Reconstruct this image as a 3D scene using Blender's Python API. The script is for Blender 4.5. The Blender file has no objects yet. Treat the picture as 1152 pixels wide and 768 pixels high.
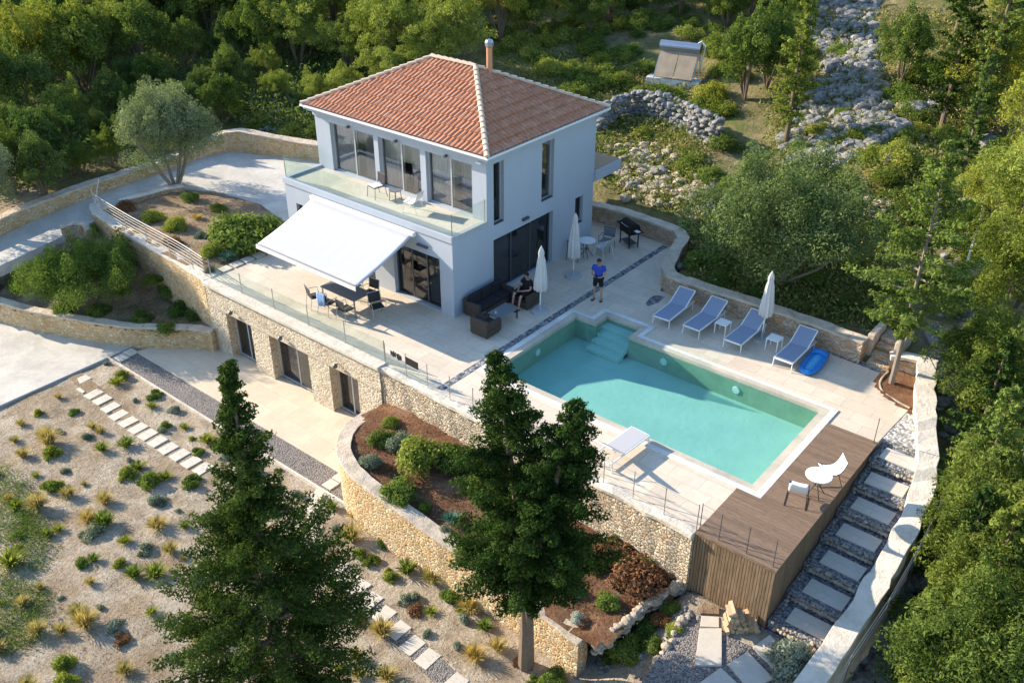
import bpy, bmesh, math, random
import numpy as np
from mathutils import Vector, Matrix, noise
from mathutils.geometry import tessellate_polygon
R = math.radians
scene = bpy.context.scene
COL = scene.collection
random.seed(7)
# ------------------------------------------------------------------ camera
F_PX, CYAW, CPITCH, CROLL = 1056.375, 0.68042, 0.54137, 0.00299
CAM = Vector((20.9603, -22.465, 17.3921))
def cam_axes():
    fwd = Vector((-math.sin(CYAW)*math.cos(CPITCH), math.cos(CYAW)*math.cos(CPITCH), -math.sin(CPITCH)))
    right = Vector((math.cos(CYAW), math.sin(CYAW), 0)); up = right.cross(fwd)
    c, s = math.cos(CROLL), math.sin(CROLL)
    return c*right + s*up, -s*right + c*up, fwd
CR, CU, CF = cam_axes()
cd = bpy.data.cameras.new('camera'); cam = bpy.data.objects.new('camera', cd); COL.objects.link(cam)
M = Matrix(((CR.x, CU.x, -CF.x, CAM.x), (CR.y, CU.y, -CF.y, CAM.y), (CR.z, CU.z, -CF.z, CAM.z), (0, 0, 0, 1)))
cam.matrix_world = M
cd.sensor_width = 36; cd.lens = F_PX/1152*36; cd.clip_start = 0.1; cd.clip_end = 2000
scene.camera = cam
# ------------------------------------------------------------------ light
SD = Vector((-2.25, -0.55, 1.0)).normalized()          # towards the sun
el = math.asin(SD.z); az = math.atan2(SD.x, SD.y)
w = bpy.data.worlds.new('World'); scene.world = w; w.use_nodes = True
nt = w.node_tree; nt.nodes.clear()
wo = nt.nodes.new('ShaderNodeOutputWorld'); bg = nt.nodes.new('ShaderNodeBackground'); sk = nt.nodes.new('ShaderNodeTexSky')
sk.sky_type = 'NISHITA'; sk.sun_disc = False; sk.sun_elevation = el; sk.sun_rotation = az
sk.air_density = 1.3; sk.dust_density = 0.6; sk.ozone_density = 4.0
bg.inputs[1].default_value = 0.135
nt.links.new(sk.outputs[0], bg.inputs[0]); nt.links.new(bg.outputs[0], wo.inputs[0])
sl = bpy.data.lights.new('sun', 'SUN'); sl.energy = 4.5; sl.angle = R(0.55); sl.color = (1.0, 0.87, 0.69)
so = bpy.data.objects.new('sun', sl); COL.objects.link(so)
so.rotation_euler = SD.to_track_quat('Z', 'Y').to_euler()
scene.view_settings.view_transform = 'Standard'; scene.view_settings.look = 'None'
scene.view_settings.exposure = 1.22; scene.view_settings.gamma = 1
scene.render.engine = 'CYCLES'
scene.cycles.max_bounces = 6; scene.cycles.diffuse_bounces = 3; scene.cycles.glossy_bounces = 3
scene.cycles.transparent_max_bounces = 12; scene.cycles.transmission_bounces = 4
scene.cycles.caustics_reflective = False; scene.cycles.caustics_refractive = False
# ------------------------------------------------------------------ materials
MATS = {}
class NB:
    def __init__(s, name):
        s.m = bpy.data.materials.new(name); s.m.use_nodes = True; s.nt = s.m.node_tree; s.nt.nodes.clear()
        s.out = s.nt.nodes.new('ShaderNodeOutputMaterial'); s.b = s.nt.nodes.new('ShaderNodeBsdfPrincipled')
        s.nt.links.new(s.b.outputs[0], s.out.inputs[0])
        s.tc = s.nt.nodes.new('ShaderNodeTexCoord').outputs['Object']
        s.geo = None
    def n(s, t, **k):
        o = s.nt.nodes.new(t)
        for a, v in k.items(): setattr(o, a, v)
        return o
    def l(s, a, b): s.nt.links.new(a, b)
    def mapping(s, scale=(1,1,1), rot=(0,0,0), src=None):
        m = s.n('ShaderNodeMapping'); m.inputs['Scale'].default_value = scale; m.inputs['Rotation'].default_value = rot
        s.l(src or s.tc, m.inputs[0]); return m.outputs[0]
    def noise(s, scale, detail=4, rough=.55, src=None, col=False, dist=0):
        o = s.n('ShaderNodeTexNoise'); o.inputs['Scale'].default_value = scale; o.inputs['Detail'].default_value = detail
        o.inputs['Roughness'].default_value = rough; o.inputs['Distortion'].default_value = dist
        s.l(src or s.tc, o.inputs['Vector']); return o.outputs['Color' if col else 'Fac']
    def vor(s, scale, feature='F1', out='Distance', src=None, rnd=1):
        o = s.n('ShaderNodeTexVoronoi'); o.feature = feature; o.inputs['Scale'].default_value = scale
        o.inputs['Randomness'].default_value = rnd
        s.l(src or s.tc, o.inputs['Vector']); return o.outputs[out]
    def ramp(s, fac, stops, interp='LINEAR'):
        o = s.n('ShaderNodeValToRGB'); cr = o.color_ramp; cr.interpolation = interp
        while len(cr.elements) < len(stops): cr.elements.new(.5)
        for e, (p, c) in zip(cr.elements, stops):
            e.position = p; e.color = (c[0], c[1], c[2], 1) if not isinstance(c, (int, float)) else (c, c, c, 1)
        s.l(fac, o.inputs[0]); return o.outputs[0]
    def mix(s, fac, a, b, mode='MIX'):
        o = s.n('ShaderNodeMix', data_type='RGBA', blend_type=mode)
        for i, v in ((0, fac), (6, a), (7, b)):
            if isinstance(v, (int, float)): o.inputs[i].default_value = v if i == 0 else (v, v, v, 1)
            elif isinstance(v, tuple): o.inputs[i].default_value = (*v, 1)
            else: s.l(v, o.inputs[i])
        return o.outputs[2]
    def math(s, op, a, b=0.0):
        o = s.n('ShaderNodeMath', operation=op)
        for i, v in ((0, a), (1, b)):
            if isinstance(v, (int, float)): o.inputs[i].default_value = v
            else: s.l(v, o.inputs[i])
        return o.outputs[0]
    def bump(s, h, strength=.5, dist=.02):
        o = s.n('ShaderNodeBump'); o.inputs['Strength'].default_value = strength; o.inputs['Distance'].default_value = dist
        s.l(h, o.inputs['Height']); s.l(o.outputs[0], s.b.inputs['Normal']); return o
    def base(s, c):
        if isinstance(c, tuple): s.b.inputs['Base Color'].default_value = (*c, 1)
        else: s.l(c, s.b.inputs['Base Color'])
    def fin(s, rough=.8, metal=0, spec=.3):
        s.b.inputs['Roughness'].default_value = rough; s.b.inputs['Metallic'].default_value = metal
        s.b.inputs['Specular IOR Level'].default_value = spec; MATS[s.m.name] = s.m; return s.m
def plain(name, c, rough=.6, metal=0, var=.12, scale=6, spec=.4):
    k = NB(name); n = k.noise(scale, 5)
    k.base(k.mix(n, tuple(x*(1-var) for x in c), tuple(min(1, x*(1+var)) for x in c)))
    return k.fin(rough, metal, spec)
def stone_wall(name, cols, mortar, scale=4.2, mortar_w=.045, bump=.9):
    k = NB(name)
    wob = k.noise(2.2, 3, col=True); v = k.n('ShaderNodeVectorMath', operation='MULTIPLY_ADD')
    k.l(wob, v.inputs[0]); v.inputs[1].default_value = (.22, .22, .22); k.l(k.tc, v.inputs[2])
    src = k.mapping((1, 1, 1.35), src=v.outputs[0])
    d = k.vor(scale, 'DISTANCE_TO_EDGE', src=src); cc = k.vor(scale, 'F1', 'Color', src=src)
    sep = k.n('ShaderNodeSeparateColor'); k.l(cc, sep.inputs[0])
    st = [(i/(len(cols)-1), c) for i, c in enumerate(cols)]
    c = k.ramp(sep.outputs[0], st)
    c = k.mix(.55, c, k.ramp(k.noise(9, 6, .7), [(.3, .45), (.7, 1.0)]), 'MULTIPLY')
    c = k.mix(k.math('MULTIPLY', sep.outputs[1], .35), c, (1, .98, .93), 'MIX') if False else c
    m = k.ramp(d, [(0, 0), (mortar_w, 0), (mortar_w*2.2, 1)])
    c = k.mix(m, mortar, c)
    stain = k.noise(.5, 4, .6)
    c = k.mix(k.ramp(stain, [(.45, 0), (.8, .45)]), c, tuple(x*.55 for x in cols[0]))
    k.base(c)
    hh = k.math('ADD', k.ramp(d, [(0, 0), (mortar_w*1.2, .3), (.16, 1)]), k.math('MULTIPLY', k.noise(14, 5, .7), .5))
    k.bump(hh, bump, .05)
    return k.fin(.95, 0, .15)
stone_wall('facade_stone', [(.58,.46,.32), (.72,.62,.47), (.50,.38,.25), (.80,.72,.59), (.64,.49,.33)], (.72,.63,.50), 6.6, .05, .7)
stone_wall('garden_stone', [(.62,.38,.17), (.78,.56,.30), (.80,.67,.46), (.68,.40,.17), (.84,.72,.51)], (.68,.50,.31), 6.4, .04, .8)
stone_wall('terrace_stone', [(.68,.54,.38), (.80,.70,.55), (.62,.43,.26), (.86,.79,.66), (.74,.55,.36)], (.56,.45,.33), 7.0, .03, 1.0)
stone_wall('rear_stone', [(.46,.30,.19), (.60,.45,.32), (.52,.41,.30), (.66,.36,.17), (.68,.59,.48)], (.54,.46,.37), 4.4)
def dry_stone(name, cols, scale=3.5):
    k = NB(name); n = k.noise(scale, 7, .7); k.base(k.ramp(n, [(.3, cols[0]), (.5, cols[1]), (.7, cols[2])]))
    k.bump(k.noise(scale*3, 7, .75), .8, .06); return k.fin(.95, 0, .1)
dry_stone('rock_grey', [(.11,.11,.115), (.23,.225,.22), (.42,.41,.385)])
dry_stone('rock_pale', [(.24,.19,.14), (.42,.35,.27), (.60,.53,.43)])
dry_stone('cap_stone', [(.40,.33,.25), (.56,.47,.37), (.66,.57,.46)], 2.6)
dry_stone('cap_cream', [(.52,.46,.38), (.66,.60,.51), (.74,.68,.60)], 2.0)
def paving(name, c, tile=(1.0, .6), joint=.006, var=.06):
    k = NB(name)
    b = k.n('ShaderNodeTexBrick'); k.l(k.tc, b.inputs['Vector']); b.offset = .5
    b.inputs['Scale'].default_value = 1; b.inputs['Brick Width'].default_value = tile[0]; b.inputs['Row Height'].default_value = tile[1]
    b.inputs['Mortar Size'].default_value = joint; b.inputs['Mortar Smooth'].default_value = .1
    b.inputs['Color1'].default_value = (*[x*(1-var) for x in c], 1); b.inputs['Color2'].default_value = (*[min(1, x*(1+var)) for x in c], 1)
    b.inputs['Mortar'].default_value = (*[x*.72 for x in c], 1)
    cc = k.mix(.8, b.outputs['Color'], k.ramp(k.noise(1.1, 6, .6), [(.3, .84), (.7, 1.0)]), 'MULTIPLY')
    cc = k.mix(k.ramp(k.noise(.35, 7, .7, dist=.5), [(.46, 0), (.72, .5)]), cc, tuple(x*.72 for x in c))
    cc = k.mix(.5, cc, k.ramp(k.noise(6, 8, .75), [(.34, .80), (.56, 1.0)]), 'MULTIPLY')
    k.base(cc); k.bump(k.noise(30, 4), .12, .01); return k.fin(.75, 0, .25)
paving('terrace_paving', (.69,.59,.475), (1.0,.6), .008, .08)
paving('lower_paving', (.70,.59,.45), (1.2, .8))
paving('slab_paving', (.66,.60,.51), (5, 5))
def concrete(name, c):
    k = NB(name); a = k.noise(.6, 7, .6); bb = k.noise(7, 6, .65)
    cc = k.ramp(a, [(.3, tuple(x*.82 for x in c)), (.6, c), (.75, tuple(min(1, x*1.08) for x in c))])
    cc = k.mix(.55, cc, k.ramp(k.noise(.9, 9, .75, dist=.6), [(.40, .70), (.56, 1.0)]), 'MULTIPLY')
    k.base(k.mix(.5, cc, k.ramp(bb, [(.3, .78), (.7, 1.0)]), 'MULTIPLY')); k.bump(bb, .15, .01); return k.fin(.9, 0, .2)
concrete('drive_concrete', (.60,.57,.52)); concrete('yard_concrete', (.62,.58,.51)); concrete('coping_stone', (.60,.54,.44)); concrete('coping_white', (.80,.79,.76))
def gravel(name, cols, scale=26):
    k = NB(name); d = k.vor(scale); cc = k.vor(scale, 'F1', 'Color'); s_ = k.n('ShaderNodeSeparateColor'); k.l(cc, s_.inputs[0])
    c = k.ramp(s_.outputs[0], [(0, cols[0]), (.5, cols[1]), (1, cols[2])])
    c = k.mix(k.ramp(d, [(.0, 0), (.45, .15), (.8, .9)]), c, tuple(x*.4 for x in cols[0]))
    k.base(k.mix(.6, c, k.ramp(k.noise(1.5, 5), [(.3, .75), (.7, 1.0)]), 'MULTIPLY'))
    k.bump(k.math('SUBTRACT', 1.0, d), .9, .03); return k.fin(.9, 0, .2)
gravel('gravel_grey', [(.20,.18,.17), (.30,.27,.25), (.40,.36,.33)], 22)
gravel('gravel_dark', [(.16,.165,.18), (.28,.285,.30), (.44,.445,.46)], 16)
gravel('gravel_white', [(.42,.41,.39), (.62,.61,.58), (.78,.77,.74)], 10)
gravel('cobble_grey', [(.16,.17,.19), (.28,.29,.31), (.46,.47,.48)], 9)
def soil(name, cols, sc=1.0, bmp=.9, patch=None):
    k = NB(name); a = k.noise(.9*sc, 8, .68); b2 = k.noise(7*sc, 7, .72)
    c = k.ramp(a, [(.32, cols[0]), (.5, cols[1]), (.68, cols[2])])
    c = k.mix(.75, c, k.ramp(b2, [(.28, .45), (.62, 1.0)]), 'MULTIPLY')
    if patch:
        c = k.mix(k.ramp(k.noise(.28*sc, 7, .75), [(.5, 0), (.62, .8)]), c, patch)
    v = k.vor(16*sc); c = k.mix(k.ramp(v, [(.10, .75), (.2, 0)]), c, tuple(min(1, x*1.25) for x in cols[2]))
    k.base(c); k.bump(k.math('ADD', b2, k.math('MULTIPLY', a, 1.5)), bmp, .10); return k.fin(1, 0, .05)
soil('dry_garden', [(.33,.25,.175), (.51,.42,.32), (.63,.55,.44)], 1.5, 1.0, (.30,.22,.145))
soil('red_soil', [(.15,.075,.042), (.23,.12,.07), (.33,.20,.125)], 1.6, 1.0)
soil('bed_soil', [(.26,.17,.11), (.36,.26,.17), (.46,.36,.25)], 1.5, 1.0)
soil('hill_earth', [(.12,.115,.05), (.22,.19,.09), (.36,.29,.17)], .8, 1.0, (.12,.15,.045))
def plaster(name, c):
    k = NB(name); a = k.noise(.8, 5, .6); cc = k.mix(a, tuple(x*.93 for x in c), tuple(min(1, x*1.03) for x in c)); st = k.noise(1.0, 7, .7, src=k.mapping((1.7, 1.7, .4)))
    k.base(k.mix(.35, cc, k.ramp(st, [(.30, .88), (.6, 1.0)]), 'MULTIPLY'))
    k.bump(k.noise(90, 3), .12, .004); return k.fin(.85, 0, .25)
plaster('white_plaster', (.43,.47,.54)); plaster('grey_plaster', (.52,.52,.52))
def tiles():
    k = NB('roof_tile'); src = k.mapping((1, 1, 1))
    cc = k.vor(4.5, 'F1', 'Color', src=src); s_ = k.n('ShaderNodeSeparateColor'); k.l(cc, s_.inputs[0])
    c = k.ramp(s_.outputs[0], [(0, (.47,.21,.12)), (.45, (.50,.23,.135)), (.8, (.53,.255,.155)), (1, (.57,.30,.19))])
    c = k.mix(.6, c, k.ramp(k.noise(5, 6, .7), [(.3, .6), (.65, 1.0)]), 'MULTIPLY'); k.base(c)
    k.bump(k.noise(40, 4), .2, .01); return k.fin(.85, 0, .2)
tiles()
plain('ridge_tile', (.60,.47,.36), .9, 0, .25, 5)
plain('frame_grey', (.50,.52,.54), .45, .3); plain('dark_frame', (.10,.105,.115), .45, .3)
plain('steel', (.42,.43,.44), .35, .9); plain('white_metal', (.78,.79,.80), .4, 0, .03)
plain('white_plastic', (.80,.80,.79), .45, 0, .03); plain('awning_fabric', (.47,.48,.51), .9, 0, .03, 3)
plain('parasol_fabric', (.62,.60,.60), .95, 0, .08, 4); plain('lounger_mesh', (.24,.29,.40), .85, 0, .08, 20)
plain('lounger_grey', (.45,.45,.47), .85, 0, .05, 20)
plain('rattan', (.065,.048,.038), .7, 0, .35, 60); plain('black_cushion', (.018,.018,.022), .9, 0, .2)
plain('table_grey', (.16,.18,.20), .5); plain('black_metal', (.02,.02,.022), .5); plain('towel_blue', (.24,.36,.60), .95, 0, .15, 20)
plain('float_blue', (.015,.20,.62), .3, 0, .1); plain('float_pale', (.10,.42,.72), .3, 0, .15)
plain('skin', (.45,.26,.19), .6, 0, .05); plain('hair_dark', (.03,.02,.015), .8); plain('shirt_blue', (.035,.075,.42), .9, 0, .1, 10)
plain('shorts_black', (.012,.012,.016), .9); plain('shirt_black', (.015,.015,.02), .9)
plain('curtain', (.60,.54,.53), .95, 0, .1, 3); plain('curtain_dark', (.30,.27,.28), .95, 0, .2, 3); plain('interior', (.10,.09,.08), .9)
plain('copper', (.60,.30,.17), .5, .2); plain('mesh_black', (.015,.013,.012), .9); plain('seat_black', (.03,.03,.034), .8)
plain('galvanised', (.42,.46,.52), .32, .85, .1); plain('panel_glass', (.35,.28,.20), .25, 0, .4, 2)
plain('bark', (.17,.125,.09), .95, 0, .4, 9); plain('bark_grey', (.24,.20,.16), .95, 0, .4, 9); plain('base_grey', (.42,.43,.44), .8)
plain('hose', (.62,.66,.70), .5); plain('rail_metal', (.50,.47,.43), .5, .4); plain('foam_white', (.7,.7,.7), .8)
def wood(name, cols, axis, gap=.12):
    k = NB(name); src = k.mapping((2, 30, 2) if axis == 'x' else (30, 2, 2) if axis == 'y' else (9, 9, .8))
    c = k.ramp(k.noise(2.5, 6, .7, src=src), [(.3, cols[0]), (.5, cols[1]), (.72, cols[2])])
    sz = {'x': (.3, 8.3, .3), 'y': (8.3, .3, .3), 'z': (10.5, 10.5, .12)}[axis]
    v = k.vor(1.0, 'F1', 'Color', src=k.mapping(sz)); s_ = k.n('ShaderNodeSeparateColor'); k.l(v, s_.inputs[0])
    c = k.mix(.7, c, k.ramp(s_.outputs[0], [(0, .62), (1, 1.0)]), 'MULTIPLY'); k.base(c); k.bump(k.noise(20, 4), .2, .01)
    return k.fin(.8, 0, .2)
wood('deck_wood', [(.155,.10,.07), (.24,.165,.115), (.33,.235,.17)], 'x')
wood('clad_wood', [(.17,.11,.065), (.27,.185,.115), (.37,.27,.175)], 'z')
plain('log_wood', (.36,.25,.15), .9, 0, .35, 9); plain('log_end', (.48,.36,.23), .9, 0, .25, 12)
def glass(name, tint, refl=.08, rough=.02, trans=.85):
    k = NB(name); k.nt.nodes.remove(k.b); t = k.n('ShaderNodeBsdfTransparent'); t.inputs[0].default_value = (*tint, 1)
    g = k.n('ShaderNodeBsdfGlossy'); g.inputs['Roughness'].default_value = rough; g.inputs[0].default_value = (.95, .97, 1, 1)
    f = k.n('ShaderNodeLayerWeight'); f.inputs[0].default_value = .5
    m = k.n('ShaderNodeMixShader'); k.l(k.math('ADD', k.math('MULTIPLY', k.math('POWER', f.outputs['Facing'], 4.0), .9), refl), m.inputs[0]); k.l(t.outputs[0], m.inputs[1]); k.l(g.outputs[0], m.inputs[2])
    k.l(m.outputs[0], k.out.inputs[0]); MATS[name] = k.m
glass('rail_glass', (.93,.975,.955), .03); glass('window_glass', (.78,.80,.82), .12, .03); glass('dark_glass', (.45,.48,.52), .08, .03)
def water():
    k = NB('pool_water'); k.nt.nodes.remove(k.b); t = k.n('ShaderNodeBsdfTransparent'); t.inputs[0].default_value = (.60,.86,.855, 1)
    g = k.n('ShaderNodeBsdfGlossy'); g.inputs['Roughness'].default_value = .03
    f = k.n('ShaderNodeLayerWeight'); f.inputs[0].default_value = .5
    bp = k.n('ShaderNodeBump'); bp.inputs['Strength'].default_value = .12; bp.inputs['Distance'].default_value = .02
    k.l(k.noise(3.0, 3, .5), bp.inputs['Height']); k.l(bp.outputs[0], g.inputs['Normal']); k.l(bp.outputs[0], f.inputs['Normal'])
    m = k.n('ShaderNodeMixShader'); k.l(k.math('ADD', k.math('MULTIPLY', k.math('POWER', f.outputs['Facing'], 5.0), .9), .02), m.inputs[0]); k.l(t.outputs[0], m.inputs[1]); k.l(g.outputs[0], m.inputs[2])
    k.l(m.outputs[0], k.out.inputs[0]); MATS['pool_water'] = k.m
water()
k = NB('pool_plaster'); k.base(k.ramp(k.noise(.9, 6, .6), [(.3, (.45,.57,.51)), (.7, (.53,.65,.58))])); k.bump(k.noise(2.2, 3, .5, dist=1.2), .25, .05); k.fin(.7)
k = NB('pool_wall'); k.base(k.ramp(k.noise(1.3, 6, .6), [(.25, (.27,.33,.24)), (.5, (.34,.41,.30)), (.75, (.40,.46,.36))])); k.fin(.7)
def leaf(name, c1, c2, trans=.35, tint=None):
    k = NB(name); k.nt.nodes.remove(k.b)
    at = k.n('ShaderNodeAttribute'); at.attribute_name = 'rnd'
    oi = k.n('ShaderNodeObjectInfo')
    c = k.mix(at.outputs['Fac'], c1, c2)
    c = k.mix(.8, c, k.ramp(oi.outputs['Random'], [(0, (.72,.80,.70)), (.5, (1,1,1)), (1, (1.15,1.02,.75))]), 'MULTIPLY')
    d = k.n('ShaderNodeBsdfDiffuse'); t = k.n('ShaderNodeBsdfTranslucent'); k.l(c, d.inputs[0])
    k.l(k.mix(1.0, c, (1.25, 1.25, .7), 'MULTIPLY'), t.inputs[0])
    m = k.n('ShaderNodeMixShader'); m.inputs[0].default_value = trans; k.l(d.outputs[0], m.inputs[1]); k.l(t.outputs[0], m.inputs[2])
    k.l(m.outputs[0], k.out.inputs[0]); MATS[name] = k.m
leaf('leaf_conifer', (.022,.046,.014), (.078,.125,.032), 0.25)
leaf('leaf_oak', (0.070,0.114,0.028), (0.215,0.278,0.070), 0.36)
leaf('leaf_pine', (0.157,0.200,0.043), (0.358,0.400,0.100), .40)
leaf('leaf_olive', (0.138,0.173,0.090), (0.344,0.386,0.221), .3)
leaf('leaf_dark', (0.067,0.108,0.040), (0.192,0.264,0.077), .35)
leaf('leaf_lime', (0.170,0.220,0.040), (0.340,0.380,0.090), .35)
leaf('leaf_shrub', (0.091,0.150,0.033), (0.247,0.312,0.078), .35)
leaf('leaf_grey', (0.140,0.170,0.130), (0.320,0.360,0.290), .25)
leaf('leaf_silver', (0.300,0.360,0.360), (0.500,0.560,0.560), .2)
leaf('leaf_straw', (0.340,0.270,0.100), (0.550,0.460,0.220), .3)
leaf('leaf_brown', (0.160,0.085,0.050), (0.270,0.150,0.085), .2)
leaf('leaf_bluegreen', (0.060,0.150,0.120), (0.140,0.270,0.220), .2)

leaf('leaf_near', (.050,.088,.022), (.20,.255,.06), .36)
leaf('leaf_olive_green', (.085,.125,.045), (.25,.31,.13), .34)
k = NB('awning_fabric'); wv = k.n('ShaderNodeTexWave'); wv.bands_direction = 'X'; wv.inputs['Scale'].default_value = .26; wv.inputs['Distortion'].default_value = 0; k.l(k.tc, wv.inputs['Vector'])
cc = k.mix(k.ramp(wv.outputs['Fac'], [(.0, 1), (.006, .0)]), (.43,.44,.46), (.36,.37,.39)); k.base(k.mix(.6, cc, k.ramp(k.noise(1.2, 6, .7), [(.3, .90), (.7, 1.0)]), 'MULTIPLY')); k.fin(.9, 0, .1)
# ------------------------------------------------------------------ object helpers
def tag(o, label=None, cat=None, group=None, kind=None):
    if label: o['label'] = label
    if cat: o['category'] = cat
    if group: o['group'] = group
    if kind: o['kind'] = kind
    return o
def empty(name, loc=(0,0,0), label=None, cat=None, group=None, rz=0):
    o = bpy.data.objects.new(name, None); COL.objects.link(o); o.location = loc; o.rotation_euler = (0, 0, rz); o.empty_display_size = .2
    return tag(o, label, cat, group)
def link_mesh(name, me, mat, parent=None, bevel=0, smooth=False):
    o = bpy.data.objects.new(name, me); COL.objects.link(o)
    for m_ in (mat if isinstance(mat, (list, tuple)) else [mat]): me.materials.append(MATS[m_])
    if parent is not None: o.parent = parent
    if bevel:
        b = o.modifiers.new('bevel', 'BEVEL'); b.width = bevel; b.segments = 2; b.limit_method = 'ANGLE'; b.angle_limit = R(40)
    if smooth:
        me.polygons.foreach_set('use_smooth', [True]*len(me.polygons))
    return o
class MB:
    """collects shapes and links them as one mesh"""
    def __init__(s): s.v = []; s.f = []; s.mi = []; s.cm = 0
    def add(s, vs, fs):
        b = len(s.v); s.v += [tuple(v) for v in vs]; s.f += [[b+i for i in f] for f in fs]; s.mi += [s.cm]*len(fs); return s
    def box(s, x0, x1, y0, y1, z0, z1, M=None):
        vs = [Vector((x, y, z)) for z in (z0, z1) for y in (y0, y1) for x in (x0, x1)]
        if M is not None: vs = [M @ v for v in vs]
        return s.add(vs, [(0,2,3,1), (4,5,7,6), (0,1,5,4), (2,6,7,3), (0,4,6,2), (1,3,7,5)])
    def cbox(s, c, size, rz=0, rx=0, ry=0):
        M = Matrix.Translation(c) @ Matrix.Rotation(rz, 4, 'Z') @ Matrix.Rotation(ry, 4, 'Y') @ Matrix.Rotation(rx, 4, 'X')
        a, b, c_ = (q/2 for q in size); return s.box(-a, a, -b, b, -c_, c_, M)
    def tube(s, pts, r, n=8, cap=True):
        pts = [Vector(p) for p in pts]; rs = r if isinstance(r, (list, tuple)) else [r]*len(pts); rings = []
        up = Vector((0, 0, 1))
        for i, p in enumerate(pts):
            t = (pts[min(i+1, len(pts)-1)] - pts[max(i-1, 0)]).normalized()
            a = t.cross(up)
            if a.length < 1e-3: a = t.cross(Vector((0, 1, 0)))
            a.normalize(); b = a.cross(t)
            rings.append([p + rs[i]*(math.cos(2*math.pi*j/n)*a + math.sin(2*math.pi*j/n)*b) for j in range(n)])
        vs = [v for rg in rings for v in rg]; fs = []
        for i in range(len(pts)-1):
            for j in range(n): fs.append((i*n+j, i*n+(j+1) % n, (i+1)*n+(j+1) % n, (i+1)*n+j))
        if cap: fs.append(tuple(range(n))[::-1]); fs.append(tuple((len(pts)-1)*n+j for j in range(n)))
        return s.add(vs, fs)
    def lathe(s, prof, c=(0,0,0), n=24, M=None, fold=None):
        vs = []; fs = []
        for i, (r, z) in enumerate(prof):
            for j in range(n):
                a = 2*math.pi*j/n; rr = r*(fold(a, z) if fold else 1)
                v = Vector((rr*math.cos(a), rr*math.sin(a), z)); v = (M @ v) if M is not None else v + Vector(c); vs.append(v)
        for i in range(len(prof)-1):
            for j in range(n): fs.append((i*n+j, i*n+(j+1) % n, (i+1)*n+(j+1) % n, (i+1)*n+j))
        fs.append(tuple(range(n))[::-1]); fs.append(tuple((len(prof)-1)*n+j for j in range(n)))
        return s.add(vs, fs)
    def prism(s, poly, z0, z1, holes=()):
        loops = [list(poly)] + [list(h) for h in holes]; z1f = z1 if callable(z1) else (lambda x, y: z1)
        z0f = z0 if callable(z0) else (lambda x, y: z0)
        flat = [p for l in loops for p in l]
        tr = tessellate_polygon([[Vector((p[0], p[1], 0)) for p in l] for l in loops])
        n = len(flat); vs = [(p[0], p[1], z1f(*p)) for p in flat] + [(p[0], p[1], z0f(*p)) for p in flat]; fs = []
        for t in tr:
            a, b, c = (Vector(flat[i]) for i in t)
            if (b-a).cross(c-a) < 0 if False else ((b.x-a.x)*(c.y-a.y)-(b.y-a.y)*(c.x-a.x)) < 0: t = t[::-1]
            fs.append(tuple(t)); fs.append(tuple(i+n for i in t[::-1]))
        o = 0
        for l in loops:
            k_ = len(l)
            for i in range(k_): fs.append((o+i, o+(i+1) % k_, n+o+(i+1) % k_, n+o+i))
            o += k_
        return s.add(vs, fs)
    def mesh(s, name, fix=True):
        me = bpy.data.meshes.new(name); me.from_pydata([tuple(v) for v in s.v], [], s.f)
        me.polygons.foreach_set('material_index', s.mi)
        if fix:
            bm = bmesh.new(); bm.from_mesh(me); bmesh.ops.recalc_face_normals(bm, faces=bm.faces); bm.to_mesh(me); bm.free()
        me.update(); return me
    def build(s, name, mat, parent=None, bevel=0, smooth=False, fix=True): return link_mesh(name, s.mesh(name, fix), mat, parent, bevel, smooth)
def copy_tree(o, loc=None, rz=None, label=None, scale=None, parent=None):
    c = o.copy(); COL.objects.link(c)
    if parent is not None: c.parent = parent
    if loc is not None: c.location = loc
    if rz is not None: c.rotation_euler[2] = rz
    if scale is not None: c.scale = scale if isinstance(scale, tuple) else (scale,)*3
    if label: c['label'] = label
    for ch in list(o.children): copy_tree(ch, parent=c)
    return c
def sstep(a, b, x):
    t = max(0., min(1., (x-a)/(b-a))); return t*t*(3-2*t)
def interp(path, step=.35):
    """resample a polyline with Catmull-Rom, any number of components"""
    P = [np.array(p, float) for p in path]; out = []
    for i in range(len(P)-1):
        p0, p1, p2, p3 = P[max(i-1, 0)], P[i], P[i+1], P[min(i+2, len(P)-1)]
        n = max(1, int(np.linalg.norm((p2-p1)[:2])/step))
        for j in range(n):
            t = j/n; out.append(.5*((2*p1)+(-p0+p2)*t+(2*p0-5*p1+4*p2-p3)*t*t+(-p0+3*p1-3*p2+p3)*t**3))
    out.append(P[-1]); return out
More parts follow.
